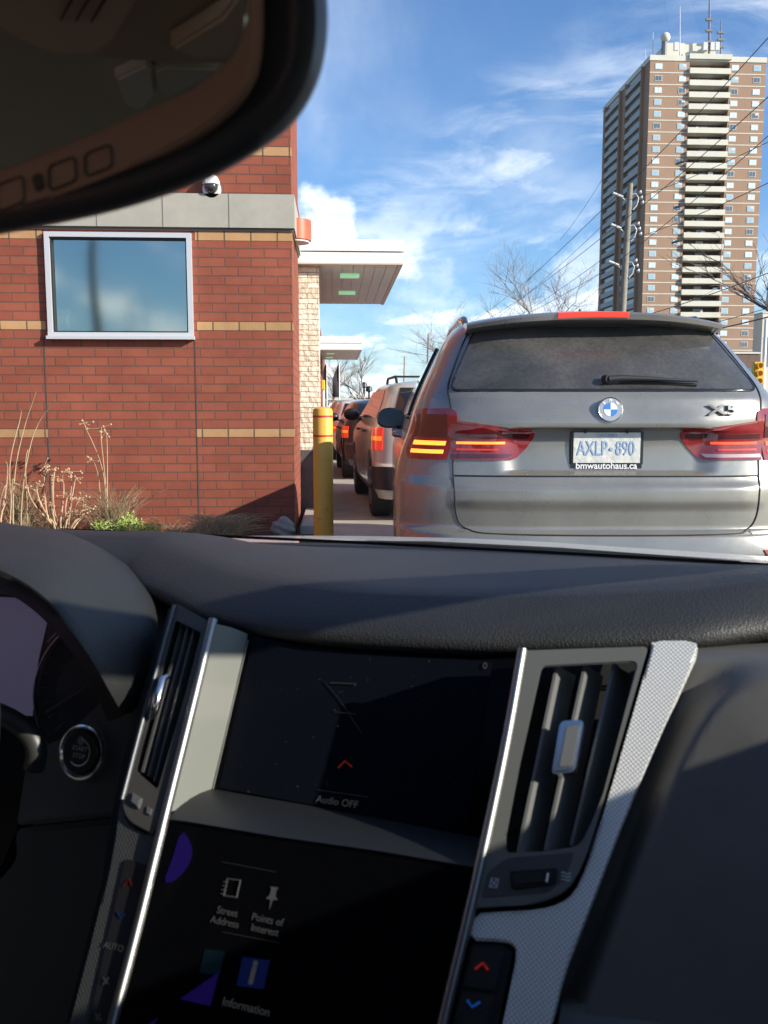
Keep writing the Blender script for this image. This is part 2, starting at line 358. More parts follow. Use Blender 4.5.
# ------------------------------------------------------------------ brick restaurant
WY = 8.65; CH = .0845; WX = -.395
Z433 = W(240, 437.4, WY).z; red = ((.285, .084, .050), (.24, .066, .041)); MB = brick_mat('red_brick', *red, (.155, .075, .056), .248, CH, .0075, offz=-Z433 + 10 * CH)
MYB = brick_mat('buff_brick', (.46, .27, .13), (.40, .23, .11), (.13, .09, .06), .248, 1.0, .008, offz=.5)
MST = mat('limestone', (.36, .34, .29), .8, bump=.2, bscale=90, var=.10, vscale=4)
MSV = brick_mat('ledge_stone', (.88, .80, .64), (.70, .61, .46), (.42, .35, .26), .21, .058, .005, stone=True)
bld = empty('brick_restaurant', (-5, WY, 0), label='red brick drive-through restaurant with buff brick bands and white canopies', cat='building')
OB = -Vector((-5, WY, 0))
def bpart(name, x0, x1, y0, y1, z0, z1, m, parent=bld, bev=0): return box(name, x0 + 5, x1 + 5, y0 - WY, y1 - WY, z0, z1, m, parent, bev)
# wall front with a window opening, joined as one mesh
wl = W(45, 233, WY).x; wr = W(191.5, 233, WY).x; wt = W(118, 233, WY).z; wb = W(118, 336.5, WY).z
bm = bmesh.new()
for (x0, x1, z0, z1) in ((-12, wl, 0, 5.6), (wr, WX, 0, 5.6), (wl, wr, 0, wb), (wl, wr, wt, 5.6)): bx(bm, x0 + 5, x1 + 5, 0, .3, z0, z1)
bx(bm, WX - .3 + 5, WX + 5, .3, 1.55, 0, 5.6); bx(bm, WX - .6 + 5, WX - .02 + 5, 1.6, 30, 0, 3.6)
bx(bm, -7, -6.6 + 3.2, -14, 0, 0, 4.6); bx(bm, -7, WX - .3 + 5, 3.6, 3.8, 0, 5.5); bx(bm, -7, WX - .01 + 5, .02, 3.7, 5.5, 5.58)  # first box: unseen wing added so its brick reflects in the grey SUV
link_mesh('wall', bm, MB, bld)
z2 = W(240, 195, WY).z; z1 = W(240, 231, WY).z
bpart('stone_band', -12, WX + .03, WY - .045, WY + 1.55, z1 + .022, z2, MST); bpart('stone_band', -12, WX + .015, WY - .02, WY + 1.5, z1 - .004, z1 + .02, mat('dark_flashing', (.10, .09, .08), .5))
for x in (-11, -9.5, -8, -6.5, -4.95, W(97, 210, WY).x, W(163, 210, WY).x, W(229, 210, WY).x):
    j = bmesh.new(); bx(j, x + 5, x + .008 + 5, -.047, -.02, z1 + .022, z2); link_mesh('band_joint', j, mat('joint_dark', (.16, .15, .13), .9), bld)
def band(py, x0, x1):
    z = round((W(240, py, WY).z - Z433) / CH - .5) * CH + Z433 + .004
    bpart('buff_band', x0, x1, WY - .004, WY + .05, z, z + CH - .008, MYB)
jl = W(48, 433, WY).x; jr = W(197, 433, WY).x

for xa_, xb_ in ((wr + .03, WX + .004), (-12, wl - .03)): bpart('buff_band', xa_, xb_, WY - .004, WY + .05, z1 - .004 - CH, z1 - .006, MYB)
band(330, wr + .03, WX + .004); band(330, -12, wl - .03)
band(433, jr, WX + .004); band(433, -12, jl); band(148, -12, WX + .004)
for x in (jl, jr): bpart('control_joint', x - .006, x + .006, WY - .003, WY + .02, 0, wb - .01, mat('joint_caulk', (.07, .055, .05), .9))
bpart('parapet_cap', -12.05, WX + .05, WY - .05, WY + 1.6, 5.58, 5.68, mat('red_trim', (.30, .05, .03), .5))
# window
wf = mat('window_frame_paint', (.62, .62, .63), .35, .3)
bm = bmesh.new(); ox = 5; t = .045
bx(bm, wl + ox, wr + ox, -.05, .06, wb, wb + .035); bx(bm, wl + ox - .01, wr + ox + .01, -.075, .0, wb - .03, wb)
bx(bm, wl + ox, wl + t + ox, -.045, .06, wb + .035, wt); bx(bm, wr - t + ox, wr + ox, -.045, .06, wb + .035, wt); bx(bm, wl + t + ox, wr - t + ox, -.045, .06, wt - t, wt)
wfo = link_mesh('window', bm, wf, bld)
bm = bmesh.new(); g = .014
a0, a1, b0, b1 = wl + t + ox, wr - t + ox, wb + .035, wt - t
bx(bm, a0, a0 + g, -.02, .05, b0, b1); bx(bm, a1 - g, a1, -.02, .05, b0, b1); bx(bm, a0 + g, a1 - g, -.02, .05, b0, b0 + g); bx(bm, a0 + g, a1 - g, -.02, .05, b1 - g, b1)
link_mesh('gasket', bm, M_black, wfo)
bm = bmesh.new(); grid(bm, [[(a0, .02, b0), (a1, .02, b0)], [(a0, .02, b1), (a1, .02, b1)]])
gm = mat('office_glass', (.02, .03, .03), .02, spec=1.0, coat=1.0)
gm.node_tree.nodes['Principled BSDF'].inputs['Base Color'].default_value = (.05, .075, .08, 1); gm.node_tree.nodes['Principled BSDF'].inputs['Metallic'].default_value = .12
gm2 = bpy.data.materials.new('tinted_pane'); gm2.use_nodes = True; tt = gm2.node_tree; tt.nodes.clear()
tr = tt.nodes.new('ShaderNodeBsdfTransparent'); tr.inputs[0].default_value = (.35, .45, .45, 1); gl = tt.nodes.new('ShaderNodeBsdfGlossy'); gl.inputs[0].default_value = (.74, .84, .80, 1); gl.inputs[1].default_value = .06
ms = tt.nodes.new('ShaderNodeMixShader'); ms.inputs[0].default_value = .5; tt.links.new(tr.outputs[0], ms.inputs[1]); tt.links.new(gl.outputs[0], ms.inputs[2]); oo = tt.nodes.new('ShaderNodeOutputMaterial'); tt.links.new(ms.outputs[0], oo.inputs[0])
link_mesh('pane', bm, gm2, wfo)
# room behind the glass
bm = bmesh.new(); bx(bm, a0 - .8, a1 + .8, 1.5, 1.6, b0 - .5, b1 + .4); link_mesh('inner_wall', bm, mat('teal_room', (.16, .22, .22), .8), bld)
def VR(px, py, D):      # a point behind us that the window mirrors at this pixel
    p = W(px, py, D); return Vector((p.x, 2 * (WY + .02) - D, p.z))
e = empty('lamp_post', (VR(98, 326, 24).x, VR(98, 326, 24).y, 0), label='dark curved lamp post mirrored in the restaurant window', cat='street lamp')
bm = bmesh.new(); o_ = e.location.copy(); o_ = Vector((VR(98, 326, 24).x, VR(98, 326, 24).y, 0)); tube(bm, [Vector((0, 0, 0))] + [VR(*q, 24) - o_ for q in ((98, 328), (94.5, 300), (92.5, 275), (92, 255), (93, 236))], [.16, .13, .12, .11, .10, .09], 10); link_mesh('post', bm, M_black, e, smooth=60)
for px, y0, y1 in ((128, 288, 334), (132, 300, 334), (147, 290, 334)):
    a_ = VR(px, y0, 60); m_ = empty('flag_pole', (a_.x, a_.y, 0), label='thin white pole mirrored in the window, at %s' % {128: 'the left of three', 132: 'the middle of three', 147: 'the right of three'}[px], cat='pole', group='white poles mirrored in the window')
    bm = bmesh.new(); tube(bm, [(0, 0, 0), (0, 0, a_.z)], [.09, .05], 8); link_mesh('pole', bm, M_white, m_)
bm = bmesh.new(); cyl(bm, W(68, 328, WY + .15), W(66, 312, WY + .15), .02); bx(bm, W(58, 310, WY + .15).x, W(69, 310, WY + .15).x, WY + .12, WY + .2, W(60, 314, WY + .15).z, W(60, 309, WY + .15).z); bx(bm, W(62, 0, WY + .15).x, W(76, 0, WY + .15).x, WY + .12, WY + .25, b0 + .0, b0 + .03)
link_mesh('stand_device', bm, mat('device_grey', (.25, .27, .28), .5), props=dict(label='small grey device on a short stand inside the window corner', cat='device'))  # small grey device on a short arm, no lamp
# stone pilaster and canopies
sp0 = W(303, 400, 10.22).x - .02; sp1 = W(319.7, 400, 10.22).x
bpart('stone_pier', -3.0, sp1, 10.22, 10.75, .0, 3.1, MSV)
bpart('pier_foot', -2.9, sp1 + .012, 10.205, 10.76, .0, .78, mat('pier_foot_dark', (.085, .08, .075), .85, bump=.6, bscale=20, var=.3, vscale=6))  # lowest part of the pier, given a darker tone
def canopy(Y0, Y1, pxr, ytop, ybot, inset=.05):
    z0 = W(pxr, ybot, Y0).z; z1 = W(pxr, ytop, Y0).z; xr = W(pxr, ybot, Y0).x
    c = bpart('canopy', -2.6, xr, Y0, Y1, z0, z0 + (z1 - z0) * .46, M_white); c2 = bmesh.new()
    bx(c2, -2.6 + 5, xr + .012 + 5, Y0 - WY - .014, Y1 - WY + .012, z0 + (z1 - z0) * .46 + .012, z1); link_mesh('fascia_cap', c2, M_white, c)
    c3 = bmesh.new(); bx(c3, -2.58 + 5, xr - .02 + 5, Y0 - WY + .02, Y1 - WY - .02, z0 + (z1 - z0) * .46, z0 + (z1 - z0) * .46 + .012); link_mesh('reveal', c3, mat('grey_reveal', (.25, .25, .24), .6), c)
    so = bmesh.new(); n = 26; x0 = -2.5 + 5; x1 = xr - inset + 5; w = (x1 - x0) / n
    for i in range(n): bx(so, x0 + i * w + .004, x0 + (i + 1) * w - .004, Y0 + inset - WY, Y1 - inset - WY, z0 - .010, z0 - .002)
    link_mesh('soffit', so, mat('soffit_metal', (.62, .62, .60), .5, .1, var=.08, vscale=2), c)
    tr = bmesh.new(); bx(tr, xr - inset + 5.002, xr + 5, Y0 - WY + .0, Y1 - WY, z0 - .014, z0 - .001); bx(tr, -2.6 + 5, xr - inset + 5, Y0 - WY, Y0 - WY + inset - .002, z0 - .014, z0 - .001)
    link_mesh('edge_trim', tr, mat('beige_trim', (.55, .45, .33), .5), c)
    return c, z0
c1, zc = canopy(10.1, 14.0, 403, 240, 263.5); c2_, zc2 = canopy(25.6, 31, 362, 336.5, 349.5)
ml = mat('green_lamp_lens', (.5, .8, .6), .3, emit=(.35, 1, .5), es=.22)
for (px, py, cpar, z, s2) in ((351, 275.5, c1, zc, 1), (348, 292.5, c1, zc, 1), (331, 353.5, c2_, zc2, 1.3), (330, 357.5, c2_, zc2, 1.3)):
    d = ray(px, py); tt_ = (z - .015 - H) / d.z; p = O + d * tt_
    bm = bmesh.new(); bx(bm, p.x - .13 + 5, p.x + .10 + 5, p.y - .13 - WY, p.y + .13 - WY, z - .03, z - .011); link_mesh('soffit_lamp', bm, ml, cpar)
# wall sconce, security camera, rock
sy = 9.25; sc_c = W(306, 232, sy); zt = W(306, 221, sy).z; zb = W(306, 243, sy).z
ws = empty('wall_lamp', (WX, sy, zb), label='orange half-round wall lamp high on the corner of the brick building', cat='lamp')
bm = bmesh.new(); rr = .15
def halfcyl(bm, r, z0, z1, seg=20):
    A_ = [bm.verts.new((r * math.cos(R(-90 + 180 * k / seg)), r * math.sin(R(-90 + 180 * k / seg)), z0)) for k in range(seg + 1)]
    B_ = [bm.verts.new((v.co.x, v.co.y, z1)) for v in A_]
    for k in range(seg): bm.faces.new((A_[k], A_[k + 1], B_[k + 1], B_[k]))
    bm.faces.new(A_[::-1]); bm.faces.new(B_); bm.faces.new((A_[0], B_[0], B_[-1], A_[-1]))
halfcyl(bm, .17, 0.02, zt - zb); link_mesh('shade', bm, mat('orange_enamel', (.62, .10, .04), .4, var=.1), ws, smooth=40)
bm = bmesh.new(); halfcyl(bm, .15, 0.0, .02); link_mesh('diffuser', bm, mat('frosted', (.75, .70, .6), .6), ws, smooth=40)
sc = empty('security_camera', W(212, 190, WY), label='white dome security camera on the brick wall above the stone band', cat='camera')
bm = bmesh.new(); lathe(bm, (0, 0, 0), (0, -1, 0), [(0, .085), (.02, .088), (.045, .08)], 28); link_mesh('base', bm, mat('white_plastic', (.7, .7, .7), .35), sc, smooth=40)
bm = bmesh.new(); lathe(bm, (0, -.04, .02), (0, -.9, -.35), [(0, .062), (.03, .06), (.055, .04), (.066, .012)], 24); link_mesh('dome', bm, mat('smoke_dome', (.03, .03, .03), .1, coat=1), sc, smooth=60)
bm = bmesh.new(); lathe(bm, (0, -.02, .05), (0, -1, .1), [(0, .078), (.05, .076), (.09, .05), (.092, .045)], 24)
for v in bm.verts:
    if v.co.z < .035: v.co.z = .035
link_mesh('hood', bm, MATS['white_plastic'], sc, smooth=50)
bm = bmesh.new(); bmesh.ops.create_icosphere(bm, subdivisions=4, radius=1)
for v in bm.verts:
    n = math.sin(v.co.x * 5 + 1) * .1 + math.sin(v.co.y * 7) * .08 + math.sin(v.co.z * 9 + v.co.x * 4) * .07; v.co = Vector((v.co.x * .11, v.co.y * .09, v.co.z * .10)) * (1 + n)
o = link_mesh('rock', bm, mat('rock_grey', (.28, .27, .25), .9, bump=.6, bscale=20, var=.3), smooth=60, props=dict(label='small grey rock at the foot of the brick corner', cat='rock')); o.location = (W(283, 500, 8.4).x, 8.4, .12)

# ------------------------------------------------------------------ bollard
bl = W(323.5, 500, 7.4); bo = empty('bollard', (bl.x, 7.4, 0), label='yellow bollard with two thin red stripes beside the brick corner', cat='bollard')
bm = bmesh.new(); lathe(bm, (0, 0, 0), (0, 0, 1), [(0, .083), (1.23, .083), (1.255, .075), (1.268, .05), (1.272, .01)], 32)
link_mesh('sleeve', bm, mat('yellow_plastic', (.78, .42, .06), .45, var=.08, vscale=5), bo, smooth=40)
for z in (1.185, 1.025):
    bm = bmesh.new(); lathe(bm, (0, 0, z), (0, 0, 1), [(0, .0845), (.016, .0845)], 32); link_mesh('stripe', bm, mat('red_stripe', (.55, .05, .02), .5), bo, smooth=40)

Mscuff = mat('scuff_dark', (.16, .11, .05), .8); rnd = random.Random(8)
for k in range(9):
    z = rnd.uniform(.25, 1.1); a0 = R(rnd.uniform(200, 330)); n_ = rnd.uniform(8, 30); bm = bmesh.new(); P_ = [(.0838 * math.cos(a0 + R(n_) * t), .0838 * math.sin(a0 + R(n_) * t), z + .02 * t * rnd.uniform(-1, 1)) for t in (0, .5, 1)]
    tube(bm, P_, [.0006, rnd.uniform(.0012, .003), .0006], 5); link_mesh('scuff_mark', bm, Mscuff, bo)
# ------------------------------------------------------------------ plants
def blade_clump(name, px, Y, h, n, spread, m, label, cat, arch=.5, r0=.004, seed=1, heads=False, grp=None):
    rnd = random.Random(seed); b = W(px, 500, Y); bm = bmesh.new()
    for i in range(n):
        a = rnd.uniform(0, 6.283); hh = h * rnd.uniform(.45, 1); sp_ = spread * rnd.uniform(.2, 1); pts = []
        bx0, by0 = rnd.gauss(0, spread * .15), rnd.gauss(0, spread * .12)
        for k in range(7):
            t = k / 6; pts.append((bx0 + math.cos(a) * sp_ * (t ** 1.7), by0 + math.sin(a) * sp_ * .5 * t ** 1.7, hh * (t - arch * .45 * t ** 3)))
        tube(bm, pts, [r0 * (1 - .8 * k / 6) for k in range(7)], 3, caps=False)
    o = link_mesh(name, bm, m, props=dict(label=label, cat=cat, group=grp)); o.location = (b.x, Y, .0); return o
Mdry = mat('dry_grass', (.30, .23, .13), .9, var=.35, vscale=9); Mstem = mat('pale_stem', (.48, .33, .20), .8, var=.25, vscale=12)
blade_clump('ornamental_grass', 112, 8.2, .72, 260, .42, Mdry, 'brown grass clump with tall seed stalks left of the green shrub', 'grass', seed=3)
blade_clump('ornamental_grass', 219, 8.1, .50, 620, .42, mat('dry_grass_light', (.42, .33, .19), .9, var=.35, vscale=9), 'low brown grass tuft alone by the wall near the brick corner', 'grass', arch=.9, seed=4)
blade_clump('ornamental_grass', 18, 8.15, .85, 220, .3, Mdry, 'tall dry grass with two arching stalks at the left edge', 'grass', seed=5)
blade_clump('ornamental_grass', 60, 8.3, .45, 200, .55, Mdry, 'short dry grass growing around the foot of the bare twiggy bush', 'grass', seed=13)
blade_clump('ornamental_grass', 172, 8.35, .26, 160, .4, Mdry, 'very short dry grass right of the green shrub', 'grass', seed=17)
def stalks(name, paths, Y, r, m, label, cat, heads=0, seed=2):
    rnd = random.Random(seed); bm = bmesh.new(); P0 = W(paths[0][0][0], 500, Y)
    for pth in paths:
        pp = smooth_poly([(p[0], p[1]) for p in pth], 2, False); n = len(pp)
        pts = [W(p[0], p[1], Y) - Vector((P0.x, Y, 0)) + Vector((0, math.sin(i * .5 + pth[0][0]) * .05, 0)) for i, p in enumerate(pp)]
        tube(bm, pts, [r * (1 - .6 * i / n) for i in range(n)], 5)
        e = pts[-1]
        for _ in range(heads):
            c = e + Vector((rnd.gauss(0, .035), rnd.gauss(0, .03), rnd.gauss(0, .022)))
            tube(bm, [e, c], .0022, 3); q = bmesh.ops.create_icosphere(bm, subdivisions=1, radius=rnd.uniform(.006, .012), matrix=Matrix.Translation(c))
    o = link_mesh(name, bm, m, props=dict(label=label, cat=cat)); o.location = (P0.x, Y, 0); return o
stalks('dry_stalk', [[(16, 545), (14, 470), (22, 425), (38, 392)], [(22, 545), (25, 470), (33, 425), (56, 401)], [(14, 545), (11, 480), (13, 445), (20, 410)], [(26, 545), (27, 480), (28, 450)]], 8.1, .006, mat('straw', (.42, .33, .19), .85, var=.2), 'tall thin straw stalks arching over the left buff band', 'grass')
stalks('dry_stalk', [[(106, 540), (104, 480), (96, 445), (84, 423)], [(108, 540), (106, 470), (101, 428)], [(110, 540), (108, 475), (105, 432)], [(105, 545), (98, 480), (93, 460)]], 8.22, .006, MATS['straw'], 'upright brown seed stalks rising beside the twiggy bush', 'grass', heads=6)
tw = []
rnd = random.Random(5)
for (bx_, tops) in ((62, [(42, 468), (50, 476), (55, 470), (62, 480)]), (66, [(70, 472), (74, 478), (68, 495), (80, 500)]), (64, [(28, 487), (36, 485), (84, 497), (88, 510), (92, 508)]), (60, [(40, 500), (50, 505), (76, 512)])):
    for tp in tops:
        mx_ = bx_ + (tp[0] - bx_) * .55 + rnd.uniform(-2, 2); tw.append([(bx_ + rnd.uniform(-3, 3), 548), (bx_ + (tp[0] - bx_) * .3, 528), (mx_ + (tp[0] - bx_) * .2, 512 + rnd.uniform(-4, 4)), tp])
stalks('twiggy_bush', tw, 8.1, .0095, Mstem, 'bare pale pinkish twiggy bush with dried flower heads', 'shrub', heads=9, seed=8)
stalks('dry_stalk', [[(-2, 545), (3, 500), (7, 462)], [(6, 545), (9, 510), (15, 478)], [(2, 545), (3, 520), (4, 503)], [(-6, 520), (0, 500), (8, 484)]], 7.9, .009, Mstem, 'thick pale stems at the far left edge of the flower bed', 'grass')
bm = bmesh.new(); rnd = random.Random(3); c = W(125, 500, 8.0)
for i in range(1500):
    a = rnd.uniform(0, 6.28); rr_ = rnd.random() ** .5; x = math.cos(a) * rr_ * .31; y = math.sin(a) * rr_ * .22
    lump = .14 + .10 * math.sqrt(max(0, 1 - (rr_) ** 2)) + .035 * math.sin(x * 24 + 1) + .03 * math.sin(y * 30 + x * 9)
    z = lump * rnd.uniform(.5, 1.05); s_ = rnd.uniform(.012, .026); d = Vector((rnd.gauss(0, 1), rnd.gauss(0, 1), rnd.gauss(.6, .8))).normalized(); u = d.orthogonal().normalized(); p = Vector((x, y, z))
    v = [bm.verts.new(q) for q in (p, p + d * s_ * .6 + u * s_ * .35, p + d * s_ * 1.3, p + d * s_ * .6 - u * s_ * .35)]; bm.faces.new(v)
o = link_mesh('green_shrub', bm, mat('lime_foliage', (.26, .34, .07), .6, var=.4, vscale=14), props=dict(label='low bright lime green shrub in front of the brick wall', cat='shrub')); o.location = (c.x, 8.0, 0.02)

# ------------------------------------------------------------------ apartment tower
TY = 215.0
tl = W(650.5, 55, TY); trr = W(766.5, 57, TY); TZ = tl.z; TX0, TX1 = tl.x, trr.x; TD = TY * 1.170 - TY
tw_ = empty('apartment_tower', (TX0, TY, 0), label='tall brown brick apartment tower with cream balconies and rooftop antennas', cat='building')
MBr = mat('tower_brick', (.33, .21, .142), .9, bump=.1, bscale=4, var=.07, vscale=.15); MCr = mat('cream_concrete', (.60, .575, .49), .8, var=.06, vscale=.3)
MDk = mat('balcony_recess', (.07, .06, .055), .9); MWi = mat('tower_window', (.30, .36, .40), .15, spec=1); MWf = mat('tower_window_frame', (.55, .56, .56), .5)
def tx(px): return W(px, 60, TY).x - TX0
WT = TX1 - TX0; bl0, bl1 = tx(690), tx(730); FH = 2.68; NF = 32
bm = bmesh.new()
bx(bm, 0, bl0, 0, TD, 0, TZ - 1.2); bx(bm, bl1, WT, 0, TD, 0, TZ - 1.2); bx(bm, bl0, bl1, 2.2, TD, 0, TZ - 1.2)
link_mesh('wall', bm, MBr, tw_)
bm = bmesh.new(); bx(bm, -.15, WT + .15, -.15, TD + .1, TZ - 1.2, TZ); bx(bm, bl0 - .3, bl1 + .3, -.6, 2.2, TZ - .8, TZ + .35)
link_mesh('roof_parapet', bm, MCr, tw_)
for (xa, xb) in ((-.03, bl0), (bl1, WT + .03)):
    for i in range(1, NF):
        z = TZ - 1.2 - i * FH; bm = bmesh.new(); bx(bm, xa, xb, -.06, .0, z - .1, z + .12); link_mesh('floor_line', bm, MCr, tw_)
for i in range(NF):
    z = TZ - 1.2 - (i + 1) * FH; bm = bmesh.new()
    bx(bm, bl0 - .15, bl1 + .1, -.75, 2.2, z - .22, z); bx(bm, bl0 - .15, bl1 + .1, -.77, -.6, z - .24, z + 1.0); bx(bm, bl0 - .17, bl0 - .02, -.6, 0, z, z + 1.0)
    o = link_mesh('balcony', bm, MCr, tw_)
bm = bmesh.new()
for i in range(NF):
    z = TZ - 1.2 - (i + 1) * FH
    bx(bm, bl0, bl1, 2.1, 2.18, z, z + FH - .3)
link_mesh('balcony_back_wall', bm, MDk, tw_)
rnd = random.Random(31)
for i in range(NF - 4):
    z = TZ - 1.2 - (i + 1) * FH
    for k in range(rnd.randint(0, 3)):
        x = rnd.uniform(bl0 + .6, bl1 - 1.2); bm = bmesh.new(); w_ = rnd.uniform(.4, 1.3); bx(bm, x, x + w_, .3, .9, z, z + rnd.uniform(.9, 1.9)); link_mesh('balcony_furniture', bm, mat(*rnd.choice((('clutter_white', (.5, .5, .5), .6), ('clutter_green', (.08, .14, .08), .8), ('clutter_brown', (.2, .12, .08), .8), ('clutter_blue', (.12, .2, .35), .7)))), tw_)
bm = bmesh.new(); rnd = random.Random(4)
for i in range(NF):
    z = TZ - 1.2 - (i + 1) * FH; cxm = (bl0 + bl1) / 2
    bx(bm, cxm - .9, cxm + .9, 1.95, 2.09, z, z + 2.1)
link_mesh('balcony_door', bm, mat('door_grey', (.30, .33, .36), .4), tw_)
cols = [tx(659), tx(683.0), tx(735.5), tx(757.5)]; cnt = 0; rest = bmesh.new()
bpanes = [mat('pane_bright', (.60, .74, .80), .3), mat('pane_mid', (.34, .48, .55), .2, spec=1), mat('pane_dark', (.10, .13, .15), .2, spec=1)]
def wbox(bm, cx_, z, w): bx(bm, cx_ - w / 2, cx_ + w / 2, -.08, .04, z + .75, z + 2.05)
rest2 = bmesh.new(); wpm = bmesh.new(); wpm2 = bmesh.new()
for i in range(NF):
    z = TZ - 1.2 - (i + 1) * FH
    for cx_ in cols:
        w = 1.75; half = rnd.choice((0, 0, 1))
        if cnt < 100:
            bm = bmesh.new(); wbox(bm, cx_, z, w); o = link_mesh('window', bm, MWf, tw_)
            k = rnd.choices((0, 1, 2), (.35, .4, .25))[0]
            bm = bmesh.new(); bx(bm, cx_ - w / 2 + .12, cx_ + .02, -.10, -.082, z + .87, z + 1.95); bx(bm, cx_ + .1, cx_ + w / 2 - .12, -.10, -.082, z + .87, z + 1.95 - (.5 if half else 0)); link_mesh('pane', bm, bpanes[k], o)
        else:
            wbox(rest, cx_, z, w); bx(rest2, cx_ - w / 2 + .12, cx_ + w / 2 - .12, -.10, -.082, z + .87, z + 1.95)
        cnt += 1
tag(link_mesh('lower_window', rest, MWf, tw_), kind='stuff'); tag(link_mesh('lower_pane', rest2, bpanes[2], tw_), kind='stuff')
# left side: balconies and slabs, shade put into their darker concrete
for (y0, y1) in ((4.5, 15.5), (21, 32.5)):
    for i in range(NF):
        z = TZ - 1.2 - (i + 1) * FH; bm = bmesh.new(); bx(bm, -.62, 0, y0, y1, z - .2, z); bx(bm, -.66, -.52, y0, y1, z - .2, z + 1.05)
        link_mesh('side_balcony', bm, mat('shaded_concrete', (.40, .40, .37), .8), tw_)
bm = bmesh.new()
for (y0, y1) in ((4.5, 15.5), (21, 32.5)):
    for i in range(NF): z = TZ - 1.2 - (i + 1) * FH; bx(bm, -.06, -.01, y0 + .3, y1 - .3, z + .1, z + 2.2)
link_mesh('side_door_glass', bm, bpanes[2], tw_)
bm = bmesh.new(); bx(bm, -.72, 0, 15.6, 16.3, 0, TZ - 1.2); bx(bm, -.72, 0, 20.2, 20.9, 0, TZ - 1.2); bx(bm, -.72, 0, 32.6, 33.3, 0, TZ - 1.2); bx(bm, -.72, 0, 3.8, 4.4, 0, TZ - 1.2); link_mesh('fin_wall', bm, MBr, tw_)
ph = bmesh.new(); bx(ph, tx(673), tx(724), 5, 16, TZ - .5, W(700, 43.5, TY + 5).z); bx(ph, tx(690), tx(722), 4.6, 8, TZ - .5, W(700, 46, TY).z)
link_mesh('penthouse', ph, MCr, tw_)
def mast(px, ytop, r, m, dish=False, Y=TY + 3):
    a = W(px, 56, Y); b = W(px, ytop, Y); o_ = Vector((TX0, TY, 0)); bm = bmesh.new(); tube(bm, [a - o_ - Vector((0, 0, 2)), b - o_], [r, r * .5], 6)
    if dish:
        for k in range(3): q = a.lerp(b, .25 + .2 * k) - o_; bx(bm, q.x - .9, q.x + .7, q.y - .3, q.y + .3, q.z - .25, q.z + .25)
    link_mesh('antenna', bm, m, tw_)
Mm = mat('mast_white', (.55, .55, .55), .5); Mg = mat('mast_grey', (.16, .16, .17), .6)
mast(680, 6, .16, Mm); mast(653, 32, .12, Mm); mast(645.5, 50, .1, Mm); mast(709.5, 0, .32, Mg, True); mast(721, 20, .2, Mg, True)
a = W(664, 54, TY + 2) - Vector((TX0, TY, 0)); bm = bmesh.new(); cyl(bm, a - Vector((0, 0, 2)), a + Vector((0, 0, 2.6)), .75, .65, 8); link_mesh('lattice_mount', bm, Mg, tw_)
bm = bmesh.new(); bmesh.ops.create_uvsphere(bm, u_segments=14, v_segments=8, radius=1.15, matrix=Matrix.Translation(a + Vector((.2, 0, 3.7)))); link_mesh('radome', bm, MCr, tw_, smooth=60)
for px in (676, 712, 717, 705): a = W(px, 47, TY + 3) - Vector((TX0, TY, 0)); bm = bmesh.new(); bx(bm, a.x - .5, a.x + .5, a.y - .4, a.y + .4, a.z - .8, a.z + 1); link_mesh('roof_unit', bm, Mm, tw_)

def sbuild(name, px0, px1, ytop, Y, d, m, label, nwin=0):
    a = W(px0, ytop, Y); b = W(px1, ytop, Y); e = empty(name, (a.x, Y, 0), label=label, cat='building'); w = b.x - a.x
    bm = bmesh.new(); bx(bm, 0, w, 0, d, 0, a.z - .3); link_mesh('wall', bm, m, e); bm = bmesh.new(); bx(bm, -.2, w + .2, -.2, d + .2, a.z - .3, a.z); link_mesh('roof', bm, MCr, e)
    for i in range(nwin):
        bm = bmesh.new(); x = w * (i + .5) / nwin; bx(bm, x - w / nwin * .3, x + w / nwin * .3, -.06, .05, a.z * .45, a.z * .75); link_mesh('window', bm, bpanes[2], e)
sbuild('apartment_block', 763, 800, 312, 262, 20, MCr, 'pale cream block at the right edge beside the brown tower', 4)
sbuild('parking_garage', 730, 759, 352, 150, 15, mat('garage_brick', (.16, .10, .08), .9, var=.2, vscale=1), 'low dark brown block at the foot of the tower', 5)
sbuild('shop_building', 300, 352, 398, 120, 20, mat('pale_wall', (.4, .38, .34), .8, var=.1), 'low pale building at the end of the queue lane', 5)
sbuild('roadside_building', 352, 470, 396, 160, 25, mat('grey_brick', (.22, .18, .15), .9, var=.15), 'long low grey building far behind the queue of cars', 9)

